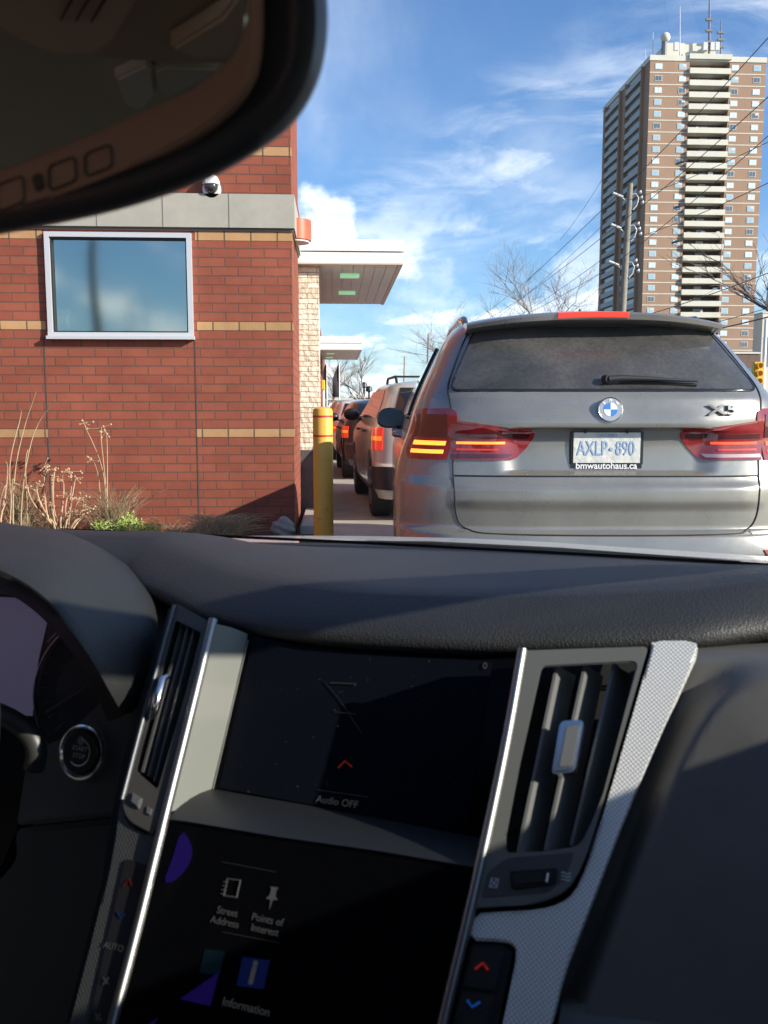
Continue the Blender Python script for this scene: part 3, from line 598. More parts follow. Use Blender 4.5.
# ------------------------------------------------------------------ utility poles and wires
Mwood = mat('weathered_wood', (.24, .21, .17), .9, bump=.5, bscale=30, var=.25, vscale=3); Mins = mat('insulator_grey', (.5, .5, .5), .4); Mwire = mat('wire', (.06, .06, .065), .6)
PX = W(619, 300, 40).x
def pole(Y, label, ztop=11.1, lean=.35, r=1.0):
    e = empty('utility_pole', (PX, Y, 0), label=label, cat='utility pole', group='utility poles along the road')
    bm = bmesh.new(); tube(bm, [(-.0, 0, 0), (lean * .5, 0, ztop / 2), (lean, 0, ztop)], [.19 * r, .16 * r, .12 * r], 12); link_mesh('pole', bm, Mwood, e, smooth=50)
    for z in (10.5, 9.15, 7.55):
        x0 = lean * z / 11.1; bm = bmesh.new(); tube(bm, [(x0, 0, z - .25), (x0 - .35, 0, z), (x0 - .75, 0, z + .18)], .035, 6); tube(bm, [(x0 - .75, 0, z + .18), (x0 - .3, 0, z + .02)], [.075, .06], 8)
        tube(bm, [(x0, -.05, z + .1), (x0 + .25, -.1, z + .15), (x0 + .38, -.1, z - .05), (x0 + .3, -.1, z - .35), (x0 + .14, -.1, z - .55)], .03, 6)
        for k in range(3): lathe(bm, (x0 + .42 + .06 * k, -.1, z + .15 - .22 * k), (.4, 0, 1), [(0, .05), (.05, .085), (.1, .05), (.16, .03)], 8)
        link_mesh('crossarm', bm, Mins, e, smooth=50)
    return e
pole(40, 'weathered wooden utility pole with insulators rising behind the grey SUV')
pole(124, 'distant thin utility pole left of the grey SUV roof', 11.3, .2, .9)
pole(166, 'farthest utility pole low on the horizon above the silver SUV', 10.6, .2, .9)
PXo = PX
def wire(pts, label, r=.018):
    P = [W(*p) for p in pts]; out = []
    for a, b in zip(P, P[1:]):
        for k in range(12):
            t = k / 12; q = a.lerp(b, t); q.z -= 4 * t * (1 - t) * (b - a).length * .008; out.append(q)
    out.append(P[-1]); bm = bmesh.new(); tube(bm, out, r * .8, 5); link_mesh('overhead_wire', bm, Mwire, props=dict(label=label, cat='wire', group='overhead wires along the road'))
wl_ = 'highest overhead wire crossing the tower from the top right'
wire([(860, -45, 20), (768, 38, 26), (613, 199, 40), (478, 318, 84), (427, 340, 124)], wl_)
wire([(870, 15, 20), (768, 97, 26), (611, 230, 40), (474, 326, 84), (426, 347, 124)], 'second overhead wire slanting down to the middle pole arm')
wire([(880, 50, 20), (768, 136, 26), (609, 268, 40), (472, 336, 84), (426, 352, 124)], 'third overhead wire slanting down to the lowest pole arm', .016)
wire([(880, 60, 19.8), (768, 142, 25.8), (629, 200, 40), (480, 330, 84)], 'overhead wire running just below the third wire to the pole top', .014)
wire([(880, 105, 20), (768, 183, 26), (628, 240, 40), (478, 338, 84)], 'overhead wire reaching the right side of the pole below its top', .016)
wire([(850, 240, 22), (768, 273, 28), (620, 322, 40), (440, 372, 100)], 'lower overhead wire passing in front of the tower windows', .02)
wire([(850, 296, 22), (768, 317, 28), (620, 345, 42)], 'lowest thick overhead cable above the rear window of the grey SUV', .03)
wire([(850, 286, 22), (768, 308, 28), (620, 342, 42)], 'thin overhead cable just above the lowest thick cable', .015)
wire([(560, 240, 60), (603, 178, 42), (628, 196, 40)], 'short wire from the pole top to the sky on the left', .012)
for i, (px, py, Y) in enumerate(((682, 128, 33), (680, 172, 33.5), (678, 207, 33.2))):
    p = W(px, py + 34, Y); bm = bmesh.new(); tube(bm, [p + Vector((-.22, .05, -.07)), p, p + Vector((.2, -.05, .06))], [.03, .05, .03], 8); tube(bm, [p + Vector((-.2, .05, -.07)), p + Vector((-.1, 0, -.16)), p], .012, 6)
    link_mesh('wire_splice', bm, Mwire, props=dict(label='dark splice case on the %s wire in front of the tower' % ('upper', 'middle', 'lower')[i], cat='splice case', group='splice cases on the wires'))

# ------------------------------------------------------------------ bare trees
def tree(px, Y, h, spread, label, seed, m, depth=5, base_r=.12, splits=3, start=.25, lean=(0, 0)):
    rnd = random.Random(seed); b = W(px, 400, Y); e = empty('bare_tree', (b.x, Y, 0), label=label, cat='tree')
    T = bmesh.new(); C = bmesh.new()
    def grow(p, d, l, r, lev):
        pts = [p]; q = p.copy(); dd = d.copy(); n = 4
        for k in range(n):
            dd = (dd + Vector((rnd.gauss(0, .13), rnd.gauss(0, .13), rnd.gauss(.03, .08)))).normalized(); q = q + dd * l / n; pts.append(q.copy())
        tube(T if lev < 2 else C, pts, [r * (1 - .45 * k / n) for k in range(n + 1)], 6 if lev < 2 else 3, caps=False)
        if lev >= depth: return
        for k in range(splits + (lev > 1)):
            i = rnd.randint(1, n); ang = rnd.uniform(0, 6.283); s_ = rnd.uniform(.4, .95) * spread
            side = Vector((math.cos(ang), math.sin(ang), 0)); nd = (dd + side * s_).normalized()
            grow(pts[i], nd, l * rnd.uniform(.58, .82), r * .56, lev + 1)
    d0 = Vector((lean[0], lean[1], 1)).normalized(); grow(Vector((0, 0, 0)), d0, h * .36, base_r, 0)
    link_mesh('trunk', T, m, e); link_mesh('crown', C, m, e); return e
Mbark = mat('pale_bark', (.23, .20, .18), .9, var=.2); Mbark2 = mat('dark_bark', (.11, .09, .085), .9, var=.2)
tree(545, 34, 10.5, 1.0, 'bare young tree with spreading twigs behind the grey SUV roof', 12, Mbark, 6, .10)
tree(372, 70, 7.6, .9, 'rounded bare tree in the distance above the silver SUV', 5, mat('misty_bark', (.33, .30, .28), .9), 5, .14)
tree(332, 38, 4.6, .8, 'small reddish bare tree behind the stone pier', 9, mat('reddish_bark', (.30, .20, .18), .9), 5, .06)
tree(830, 24, 12.0, .95, 'dark bare tree whose branches reach in at the right edge', 14, Mbark2, 5, .14, lean=(-.15, 0))

# ------------------------------------------------------------------ small street things
def flag(px, y0, y1, Y, label):
    a = W(px, y1, Y); b = W(px, y0, Y); e = empty('feather_flag', (a.x, Y, 0), label=label, cat='flag', group='black feather flags by the lane')
    bm = bmesh.new(); tube(bm, [(0, 0, 0), (0, 0, b.z)], .025, 6); link_mesh('pole', bm, M_white, e)
    bm = bmesh.new(); w = .26; G = []
    for k in range(10):
        t = k / 9; z = b.z - t * 1.25; ww = w * (.15 + .85 * min(1, t * 2.2)); G.append([Vector((-ww * c_, math.sin(c_ * 3 + t * 4) * .05, z - c_ * .0)) for c_ in (0, .33, .66, 1)])
    grid_solid(bm, G, [[Vector((0, -1, 0))] * 4] * 10, .006); link_mesh('banner', bm, mat('black_banner', (.02, .02, .022), .8), e, smooth=60)
flag(339.5, 364, 425, 34, 'black feather flag on a white pole right of the stone pier, farther right of two')
flag(327, 364, 425, 32, 'black feather flag close to the stone pier, left of two')
def sign(px0, px1, y0, y1, Y, m, label, name='street_sign', txt=None):
    a = W(px0, y1, Y); b = W(px1, y0, Y); e = empty(name, ((a.x + b.x) / 2, Y, 0), label=label, cat='sign'); w = b.x - a.x
    bm = bmesh.new(); bx(bm, -w / 2, w / 2, -.05, .05, a.z, b.z); bmesh.ops.bevel(bm, geom=bm.edges[:], offset=.02, segments=1, affect='EDGES'); link_mesh('panel', bm, m, e)
    bm = bmesh.new(); tube(bm, [(0, .06, 0), (0, .06, b.z - .1)], .05, 8); link_mesh('post', bm, M_white, e)
sign(348, 355, 403, 413, 60, mat('blue_sign', (.02, .06, .42), .4), 'blue street sign far down the lane')
sign(321.5, 325, 380, 390, 30, mat('yellow_sign', (.7, .5, .04), .4), 'small yellow sign beside the stone pier', 'warning_sign')
for i, px in enumerate((364, 369)):
    b = W(px, 388 + i * 4, 75); e = empty('lamp_post', (b.x, 75, 0), label=('thin dark lamp post, nearer the blue sign', 'thin dark lamp post right above the silver SUV, shorter one')[i], cat='street lamp', group='distant lamp posts')
    bm = bmesh.new(); tube(bm, [(0, 0, 0), (0, 0, b.z)], .08, 8); link_mesh('post', bm, M_black, e); bm = bmesh.new(); lathe(bm, (0, 0, b.z), (0, 0, 1), [(0, .1), (.1, .3), (.4, .25), (.5, .05)], 12); link_mesh('lamp_head', bm, M_black, e)
tlp = W(757, 372, 33); e = empty('traffic_light', (tlp.x, 33, 0), label='yellow traffic light on a pale pole at the right edge behind the SUV', cat='traffic light')
z0 = W(757, 385, 33).z; z1 = W(757, 362, 33).z; w = .17; Myl = mat('signal_yellow', (.72, .42, .03), .45)
bm = bmesh.new(); bx(bm, -w, w, -.12, .12, z0, z1); bmesh.ops.bevel(bm, geom=bm.edges[:], offset=.03, segments=2, affect='EDGES'); link_mesh('housing', bm, Myl, e, smooth=40)
for k in range(3): bm = bmesh.new(); zc_ = z0 + (z1 - z0) * (k + .5) / 3; lathe(bm, (0, -.12, zc_), (0, -1, 0), [(0, .11), (.16, .12), (.161, .10), (.01, .09)], 16); link_mesh('visor', bm, Myl, e, smooth=40)
bm = bmesh.new(); tube(bm, [(.32, .1, 0), (.30, .1, z1 + 1.6)], [.09, .06], 10); tube(bm, [(.3, .1, z1 - .1), (.1, .05, z1 - .1)], .03, 6); link_mesh('pole', bm, M_white, e, smooth=40)

# ------------------------------------------------------------------ vehicles
class Body:
    """rounded vehicle hull: half width, rear and front position as functions of height"""
    def __init__(s, w, yr, yf, Rr=.55, p=3.4, Rf=.6, L=4.8, disp=None, nose=1.0):
        s.w, s.yr, s.yf, s.Rr, s.p, s.Rf, s.disp, s.nose = w, yr, yf, Rr, p, Rf, disp, nose
    def ext(s, z): return hermite(s.w, z), hermite(s.yr, z), hermite(s.yf, z)
    def P(s, t, z):
        """t: 0 rear centre, +-1 rear corner end, |t|>1 along the side (1 unit = 1 m)"""
        w, a, b = s.ext(z); sg = -1 if t < 0 else 1; t = abs(t)
        if t <= 1:
            th = t * math.pi / 2; x = w * math.sin(th) ** (2 / s.p); y = a + s.Rr * (1 - max(0, math.cos(th)) ** (2 / s.p))
            if s.disp: y += s.disp(x * sg, z)
            return Vector((sg * x, y, z))
        y = a + s.Rr + (t - 1); yend = b - s.Rf
        return Vector((sg * w, min(y, b), z))
    def t_of(s, x, z):
        w = hermite(s.w, z); q = min(1, abs(x) / w); t = math.asin(q ** (s.p / 2)) / (math.pi / 2); return t if x >= 0 else -t
    def N(s, t, z):
        e = .01; a = s.P(t + e, z) - s.P(t - e, z); b = s.P(t, z + e) - s.P(t, z - e); n = a.cross(b)
        return n.normalized() if n.length > 1e-9 else Vector((0, -1, 0))
    def mesh(s, bm, zs, nt=60, ns=14, nf=14):
        rows = []
        for z in zs:
            w, a, b = s.ext(z); r = []
            for i in range(nt + 1): r.append(s.P(i / nt, z))
            y0 = a + s.Rr; y1 = max(y0 + .05, b - s.Rf)
            for i in range(1, ns + 1): r.append(Vector((w, y0 + (y1 - y0) * i / ns, z)))
            for i in range(1, nf + 1):
                th = math.pi / 2 * i / nf; r.append(Vector((w * math.cos(th) ** (2 / 2.6), y1 + (b - y1) * math.sin(th) ** (2 / 2.6), z)))
            rows.append([Vector((-v.x, v.y, v.z)) if k else v for k, v in [(0, q) for q in r]] + [Vector((-q.x, q.y, q.z)) for q in r[::-1]][1:-1])
        if s.disp:
            for r in rows: pass
        V = [[bm.verts.new(p) for p in r] for r in rows]; n = len(V[0])
        for a, b in zip(V, V[1:]):
            for k in range(n): bm.faces.new((a[k], a[(k + 1) % n], b[(k + 1) % n], b[k]))
        bm.faces.new(V[0][::-1]); bm.faces.new(V[-1])
def carve_arches(o, cyls):
    for (y, z, r) in cyls:
        bm = bmesh.new(); tube(bm, [(-2, y, z), (2, y, z)], r, 32); me = bpy.data.meshes.new('cut'); bmesh.ops.recalc_face_normals(bm, faces=bm.faces); bm.to_mesh(me); bm.free()
        c = bpy.data.objects.new('cut', me); COL.objects.link(c); md = o.modifiers.new('b', 'BOOLEAN'); md.operation = 'DIFFERENCE'; md.object = c; md.solver = 'EXACT'
        c.matrix_world = Matrix.Identity(4); pm = o.parent; o.parent = None; bpy.context.view_layer.update()
        me2 = bpy.data.meshes.new_from_object(o.evaluated_get(bpy.context.evaluated_depsgraph_get())); o.modifiers.clear(); o.data = me2; me2.name = o.name; o.parent = pm; bpy.data.objects.remove(c)
        try: me2.set_sharp_from_angle(angle=R(38))
        except Exception: pass
def rear_patch(name, B, rows, off, th, m, parent, cols=24, smooth=45, **k):
    """rows: (z, x_left, x_right) in the rear view; |x|>9 encodes t on the side: t = sign*(|x|-10)"""
    G, N = [], []
    for (z, xl, xr) in rows:
        tl_ = B.t_of(xl, z) if abs(xl) < 9 else math.copysign(abs(xl) - 10, xl); tr_ = B.t_of(xr, z) if abs(xr) < 9 else math.copysign(abs(xr) - 10, xr)
        ts = [tl_ + (tr_ - tl_) * i / cols for i in range(cols + 1)]
        if abs(xl) < 9 and abs(xr) < 9:
            ts = [B.t_of(xl + (xr - xl) * i / cols, z) for i in range(cols + 1)]
        G.append([B.P(t, z) for t in ts]); N.append([B.N(t, z) for t in ts])
    for r in N:
        for n in r:
            if n.y > .3: n.negate()
    bm = bmesh.new(); grid_solid(bm, G, N, th, off); return link_mesh(name, bm, m, parent, smooth=smooth, props=k or None)
def interp_rows(keys, n):
    """keys (z, xl, xr) densified"""
    out = []; z0, z1 = keys[0][0], keys[-1][0]
    a = [(k[0], k[1]) for k in keys]; b = [(k[0], k[2]) for k in keys]
    for i in range(n + 1):
        z = z0 + (z1 - z0) * i / n; out.append((z, lin(a, z), lin(b, z)))
    return out
def lin(t, x):
    if x <= t[0][0]: return t[0][1]
    for (a, b), (c, d) in zip(t, t[1:]):
        if x <= c: return b + (d - b) * (x - a) / (c - a) if c > a else d
    return t[-1][1]
def rear_line(bm, B, pts, r, seg=6, off=0.0): tube(bm, [B.P(B.t_of(x, z), z) + B.N(B.t_of(x, z), z) * off if abs(x) < 9 else B.P(math.copysign(abs(x) - 10, x), z) for x, z in pts], r, seg)
def make_wheel(parent, x, y, r, w, side, rimm):
    wh = bmesh.new(); pr = [(-w / 2, r * .62), (-w / 2, r * .93), (-w / 2 + .03, r), (w / 2 - .03, r), (w / 2, r * .93), (w / 2, r * .62)]
    lathe(wh, (0, 0, 0), (1, 0, 0), pr, 40)
    for k in range(40):
        for dx in (-.3, -.1, .1, .3):
            a = 2 * math.pi * (k + (dx > 0) * .5) / 40; bxr = Matrix.Rotation(a, 4, 'X'); c = bmesh.ops.create_cube(wh, size=1, matrix=bxr @ Matrix.Translation((dx * w, 0, r)) @ Matrix.Diagonal((w * .15, r * .10, .012, 1)))
    o = link_mesh('wheel', wh, M_rubber, parent, smooth=30); o.location = (x, y, r)
    rm = bmesh.new(); lathe(rm, (side * (w / 2 - .03), 0, 0), (side, 0, 0), [(0, r * .6), (.035, r * .62), (.04, r * .58), (.01, r * .5), (.01, r * .01)], 32)
    for k in range(5):
        a = 2 * math.pi * k / 5; bmesh.ops.create_cube(rm, size=1, matrix=Matrix.Rotation(a, 4, 'X') @ Matrix.Translation((side * (w / 2), 0, r * .3)) @ Matrix.Diagonal((.03, r * .14, r * .55, 1)))
    link_mesh('rim', rm, rimm, o, smooth=30)
def paint(name, col, metal=.75, rough=.32, dirt=.25):
    if name in MATS: return MATS[name]
    m = mat(name, col, rough, metal, coat=.8, var=.10, vscale=2.5); b = m.node_tree.nodes['Principled BSDF']; t = m.node_tree
    n = t.nodes.new('ShaderNodeTexNoise'); n.inputs['Scale'].default_value = 3; n.inputs['Detail'].default_value = 10; n.inputs['Roughness'].default_value = .75
    tcn = [q for q in t.nodes if q.type == 'TEX_COORD'][0]; t.links.new(tcn.outputs['Object'], n.inputs[0])
    mr = t.nodes.new('ShaderNodeMapRange'); t.links.new(n.outputs[0], mr.inputs[0]); mr.inputs[1].default_value = .35; mr.inputs[2].default_value = .7; mr.inputs[3].default_value = rough; mr.inputs[4].default_value = rough + dirt
    t.links.new(mr.outputs[0], b.inputs['Roughness']); b.inputs['Coat Roughness'].default_value = .08; return m

# ---- the grey SUV directly ahead
BX = W(607.5, 460, 3.95).x; BY = 3.86
suv = empty('parked_suv', (BX, BY, 0), R(-3.6), label='dark silver grey SUV seen from behind, filling the lane straight ahead', cat='car')
def bxz(px, py, D=3.96):
    p = W(px, py, D); return p.x - BX, p.z
def gdisp(x, z):
    ax = abs(x); d = 0
    lipz = 1.178 - .02 * sstep(.3, .7, ax)
    m = sstep(.54, .42, ax * (1 + .35 * (lipz - z))) if z < lipz else 0
    m *= sstep(lipz + .002, lipz - .012, z) * sstep(.955, .985, z)
    d += .034 * m
    d -= .020 * sstep(lipz + .10, lipz + .005, z) * sstep(lipz - .012, lipz + .002, z) * sstep(.75, .4, ax)
    d -= .012 * sstep(.80, .845, z) * sstep(.93, .90, z) * sstep(.75, .6, ax) # crease roll
    d -= .05 * sstep(.715, .700, z) * sstep(.95, .7, ax)
    return d
BW = [(.28, .88), (.36, .93), (.6, .975), (.9, .972), (1.05, .940), (1.15, .905), (1.25, .875), (1.33, .845), (1.45, .79), (1.6, .715), (1.66, .672), (1.70, .62), (1.735, .50), (1.752, .33), (1.757, .15)]
BYR = [(.28, .12), (.36, .05), (.6, 0.0), (.695, .02), (.72, .055), (.82, .058), (.90, .062), (.955, .085), (1.1, .10), (1.18, .09), (1.22, .085), (1.3, .10), (1.345, .135), (1.45, .24), (1.60, .40), (1.66, .47), (1.70, .52), (1.735, .66), (1.752, .85), (1.757, 1.1)]
BYF = [(.28, 4.6), (.5, 4.85), (.8, 4.88), (1.0, 4.7), (1.08, 4.2), (1.15, 3.6), (1.3, 3.35), (1.6, 2.7), (1.70, 2.4), (1.735, 2.1), (1.757, 1.7)]
B = Body(BW, BYR, BYF, Rr=.50, p=3.6, disp=gdisp)
Mp = paint('graphite_paint', (.27, .257, .23), .52, .24, .16)
zs = sorted(set([round(.28 + i * .0095, 4) for i in range(int((1.70 - .28) / .0095))] + [.955, .965, .975, .985, 1.160, 1.168, 1.174, 1.178, 1.182, .697, .703, .709, .715] + [1.70 + i * .0057 for i in range(11)]))
bm = bmesh.new(); B.mesh(bm, zs, nt=110, ns=20, nf=12)
body = link_mesh('body', bm, Mp, suv, smooth=50); carve_arches(body, [(.98, .36, .40), (3.9, .36, .40)])
Mseam = mat('seam_black', (.006, .006, .006), .7)
Mblk = mat('gloss_black', (.012, .012, .013), .12, coat=.6)
# tailgate seams
bm = bmesh.new()
gl_ = [( -.70, 1.20), (-.702, 1.10), (-.702, .98), (-.695, .86), (-.69, .79), (-.672, .735), (-.63, .709), (-.55, .703), (0, .700), (.55, .703), (.63, .709), (.668, .735), (.69, .79), (.693, .86), (.70, .98), (.70, 1.10), (.695, 1.20)]
rear_line(bm, B, smooth_poly(gl_, 2, False), .0045)
up = [(-.70, 1.20), (-.715, 1.30), (-.725, 1.36), (-.69, 1.45), (-.635, 1.58), (-.60, 1.64)]; rear_line(bm, B, smooth_poly(up, 2, False), .005); rear_line(bm, B, [(-x, z) for x, z in smooth_poly(up, 2, False)], .005)
rear_line(bm, B, [(-.70 + 1.4 * i / 40, .957) for i in range(41)], .0042)
link_mesh('tailgate_seam', bm, Mseam, suv, smooth=60)
# rear window
rw = interp_rows([(1.350, -.68, .68), (1.356, -.695, .695), (1.37, -.697, .697), (1.45, -.663, .663), (1.56, -.613, .613), (1.63, -.578, .578), (1.655, -.562, .562)], 28)
Mrw = mat('dusty_privacy_glass', (.035, .037, .040), .28, spec=.5, coat=.35)
t_ = Mrw.node_tree; b_ = t_.nodes['Principled BSDF']; tcn = [q for q in t_.nodes if q.type == 'TEX_COORD'][0]
n_ = t_.nodes.new('ShaderNodeTexNoise'); n_.inputs['Scale'].default_value = 55; n_.inputs['Detail'].default_value = 8; n_.inputs['Roughness'].default_value = .8; t_.links.new(tcn.outputs['Object'], n_.inputs[0])
n2_ = t_.nodes.new('ShaderNodeTexNoise'); n2_.inputs['Scale'].default_value = 3.5; n2_.inputs['Detail'].default_value = 6; t_.links.new(tcn.outputs['Object'], n2_.inputs[0])
mu_ = t_.nodes.new('ShaderNodeMath'); mu_.operation = 'MULTIPLY'; t_.links.new(n_.outputs[0], mu_.inputs[0]); t_.links.new(n2_.outputs[0], mu_.inputs[1])
mr_ = t_.nodes.new('ShaderNodeMapRange'); t_.links.new(mu_.outputs[0], mr_.inputs[0]); mr_.inputs[1].default_value = .12; mr_.inputs[2].default_value = .42
cm_ = t_.nodes.new('ShaderNodeMix'); cm_.data_type = 'RGBA'; t_.links.new(mr_.outputs[0], cm_.inputs[0]); cm_.inputs[6].default_value = (.028, .028, .027, 1); cm_.inputs[7].default_value = (.105, .10, .092, 1); t_.links.new(cm_.outputs[2], b_.inputs['Base Color'])
rwo = rear_patch('rear_window', B, rw, .004, .012, Mrw, suv, cols=40)
bm = bmesh.new(); rear_line(bm, B, smooth_poly([(-.565, 1.655), (-.616, 1.56), (-.667, 1.45), (-.706, 1.37), (-.695, 1.347), (-.64, 1.344), (0, 1.344), (.64, 1.344), (.695, 1.347), (.706, 1.37), (.667, 1.45), (.616, 1.56), (.565, 1.655)], 2, False), .008); link_mesh('window_gasket', bm, Mblk, rwo, smooth=60)
# spoiler
bm = bmesh.new(); rows = []
for i in range(41):
    x = -.62 + 1.24 * i / 40; ax = abs(x) / .62; crown = .045 * (1 - ax * ax)
    zt = 1.668 + crown; ye = .315 + .13 * ax ** 3
    rows.append([Vector((x, ye + .42, zt + .022 - .02 * ax)), Vector((x, ye + .15, zt + .020)), Vector((x, ye + .015, zt + .004)), Vector((x, ye, zt - .006)), Vector((x, ye + .006, zt - .034 + .012 * ax)), Vector((x, ye + .03, zt - .042 + .014 * ax)), Vector((x, ye + .15, zt - .045)), Vector((x, ye + .42, zt - .06))])
V = grid(bm, rows)
bm.faces.new(V[0]); bm.faces.new(V[-1][::-1]); link_mesh('roof_spoiler', bm, Mp, suv, smooth=50)
bm = bmesh.new(); rows = []
for i in range(13):
    x = -.20 + .33 * i / 12; ax = abs(x) / .62; zt = 1.668 + .045 * (1 - ax * ax); ye = .315 + .13 * ax ** 3
    rows.append([Vector((x, ye + .012, zt + .004)), Vector((x, ye - .006, zt - .0)), Vector((x, ye - .005, zt - .022)), Vector((x, ye + .01, zt - .026))])
V = grid(bm, rows); bm.faces.new(V[0]); bm.faces.new(V[-1][::-1])
link_mesh('high_brake_light', bm, mat('brake_red_lit', (.5, .02, .01), .3, emit=(1, .06, .03), es=.55), suv, smooth=40)
# tail lamps
def red_lens(name, es): return mat(name, (.20, .010, .012), .12, coat=1, emit=(1, .02, .015), es=es, var=.3, vscale=20)
Mred = red_lens('red_lens', .02); Mred2 = mat('dark_red_lens', (.07, .006, .008), .12, coat=1); Mbar = mat('lit_orange_bar', (.9, .3, .05), .4, emit=(1, .30, .03), es=1.5); Mbar2 = mat('sun_washed_bar', (.6, .05, .02), .4, emit=(1, .07, .02), es=.9)
Msil = mat('sunlit_reflector', (.5, .35, .33), .25, .6)  # pale pink for the right lamp's strip, sunlight put into its colour
for sg in (-1, 1):
    def rr(keys, n=12):
        k2 = [(z, a, b) if sg < 0 else (z, -b, -a) for z, a, b in keys]; return interp_rows(k2, n)
    q = rear_patch('tail_lamp', B, rr([(1.028, -.713, -.44), (1.035, -.713, -.415), (1.08, -.713, -.37), (1.13, -.713, -.335), (1.157, -.713, -.33), (1.166, -.713, -.36), (1.21, -.713, -.70)], 18), .006, .03, Mred, suv, cols=26)
    # outer half wraps round the corner
    def rt(keys, n=12):
        out = []
        for z, a, b in interp_rows(keys, n): out.append((z, a, b) if sg < 0 else (z, -b, -a))
        return out
    q2 = rear_patch('tail_lamp', B, rt([(1.028, -10.74, -10.43), (1.06, -10.79, -10.43), (1.15, -10.84, -10.425), (1.22, -10.86, -10.43), (1.255, -10.84, -10.45), (1.262, -10.80, -10.50)], 18), .006, .03, Mred, suv, cols=18)
    # the outer half starts at the gate seam
    for pt in ():
        pass
    e_ = Mbar if sg < 0 else Mbar2  # right bars dimmer and redder, as if washed out by the sun
    Mor = mat('lit_amber_line', (.8, .2, .04), .4, emit=(1, .22, .03), es=1.4); Mdr = mat('lit_dim_red', (.45, .03, .02), .4, emit=(1, .05, .02), es=.22)
    for (z0_, z1_, xa, xb) in ((1.101, 1.112, -.685, -.47), (1.072, 1.080, -.685, -.50)):
        rear_patch('light_bar', B, rr([(z0_, xa, xb), (z1_, xa, xb)], 2), .010, .006, (Mor if sg < 0 else Mbar2) if z1_ > 1.1 else Mdr, q, cols=20)
    rear_patch('upper_lens', B, rr([(1.128, -.70, -.36), (1.150, -.70, -.355)], 2), .0095, .005, Mred2, q, cols=20)
    rear_patch('reflector_strip', B, rr([(1.040, -.705, -.45), (1.056, -.705, -.43)], 2), .0095, .005, Msil if sg > 0 else Mred2, q, cols=20)
    for (z0_, z1_, es_) in ((1.093, 1.113, 0), (1.055, 1.072, 0)):
        rear_patch('light_bar', B, rt([(z0_, -10.72, -10.46), (z1_, -10.72, -10.46)], 2), .010, .006, e_, q2, cols=10)
    rear_patch('upper_lens', B, rt([(1.13, -10.76, -10.46), (1.235, -10.78, -10.50)], 3), .0095, .005, Mred2, q2, cols=10)
    rear_patch('lower_reflector', B, rr([(.60, -.90, -.70), (.635, -.90, -.68)], 2), .006, .01, Mred, suv, cols=10)
# plate, frame, emblem, lettering, wiper, antenna, rails, mirror, side glass
pxx, pzz = bxz(606.5, 449.5, 3.96); yp = B.P(0, pzz).y - .012
pl_ = bmesh.new(); bx(pl_, pxx - .168, pxx + .168, yp, yp + .03, pzz - .092, pzz + .088); bmesh.ops.bevel(pl_, geom=pl_.edges[:], offset=.006, segments=2, affect='EDGES')
pf = link_mesh('licence_plate', pl_, mat('plate_frame_black', (.02, .02, .02), .4), suv, smooth=40)
Mpl = mat('plate_face', (.62, .62, .58), .5, bump=.4, bscale=25, var=.12, vscale=25); bm = bmesh.new(); bx(bm, pxx - .152, pxx + .152, yp - .003, yp, pzz - .062, pzz + .076); link_mesh('plate_face', bm, Mpl, pf)
Mplt = mat('plate_blue', (.30, .41, .58), .5)
for s_, dx in (('AXLP', -.066), ('890', .084)): text('plate_number', s_, .092, Mplt, pf, (pxx + dx, yp - .0042, pzz + .002), (1, 0, 0), (0, 0, 1), sxs=.64, bold=.0008)
bm = bmesh.new(); lathe(bm, (pxx + .019, yp - .004, pzz + .0), (0, -1, 0), [(0, .009), (.002, .008)], 10); link_mesh('plate_crown', bm, Mplt, pf)
text('plate_province', 'ONTARIO', .020, mat('plate_pale_blue', (.35, .42, .55), .5), pf, (pxx, yp - .0042, pzz + .063), (1, 0, 0), (0, 0, 1), bold=.0003)
text('dealer_name', 'bmwautohaus.ca', .042, mat('letter_white', (.8, .8, .8), .5), pf, (pxx, yp - .0015, pzz - .076), (1, 0, 0), (0, 0, 1), sxs=1.0, bold=.0008)
bm = bmesh.new()
for dx in (-.10, .09): lathe(bm, (pxx + dx, yp - .003, pzz + .08), (0, -1, 0), [(0, .008), (.006, .006)], 10)
link_mesh('plate_screw', bm, M_black, pf)
ex, ez = bxz(608, 410, 3.95); eo = B.P(B.t_of(ex, ez), ez); en = Vector((0, -1, .12)).normalized(); ec = eo + en * .012
bm = bmesh.new(); lathe(bm, ec - en * .02, en, [(0, .056), (.026, .056), (.030, .053), (.028, .050)], 40); em = link_mesh('emblem', bm, M_chrome, suv, smooth=40)
bm = bmesh.new(); lathe(bm, ec + en * .0075, en, [(0, .0505), (.0015, .0505)], 40); link_mesh('emblem_ring', bm, mat('emblem_grey', (.42, .43, .44), .3, .3), em)
uu = Vector((0, en.z, -en.y)).normalized(); rr_v = Vector((1, 0, 0)); uu = en.cross(rr_v) * -1
uu = Vector((0, 0, 1)) - en * en.z; uu.normalize()
for q in range(4):
    bm = bmesh.new(); c0 = ec + en * .0105; vs = [bm.verts.new(c0)] + [bm.verts.new(c0 + (rr_v * math.cos(R(90 * q + 90 * k / 8)) + uu * math.sin(R(90 * q + 90 * k / 8))) * .031) for k in range(9)]
    f = bm.faces.new(vs); link_mesh('emblem_quadrant', bm, mat('emblem_blue', (.06, .22, .55), .3) if q in (1, 3) else mat('emblem_white', (.8, .8, .8), .3), em)
for ch, a in (('B', 135), ('M', 90), ('W', 45)):
    ra = R(a); o_ = ec + en * .0103 + (rr_v * math.cos(ra) + uu * math.sin(ra)) * .0405; r_ = rr_v * math.sin(ra) - uu * math.cos(ra)
    text('emblem_letter', ch, .016, mat('letter_bright', (.85, .85, .85), .3), em, o_, r_, en.cross(r_), ext=.0005, bold=.0006)
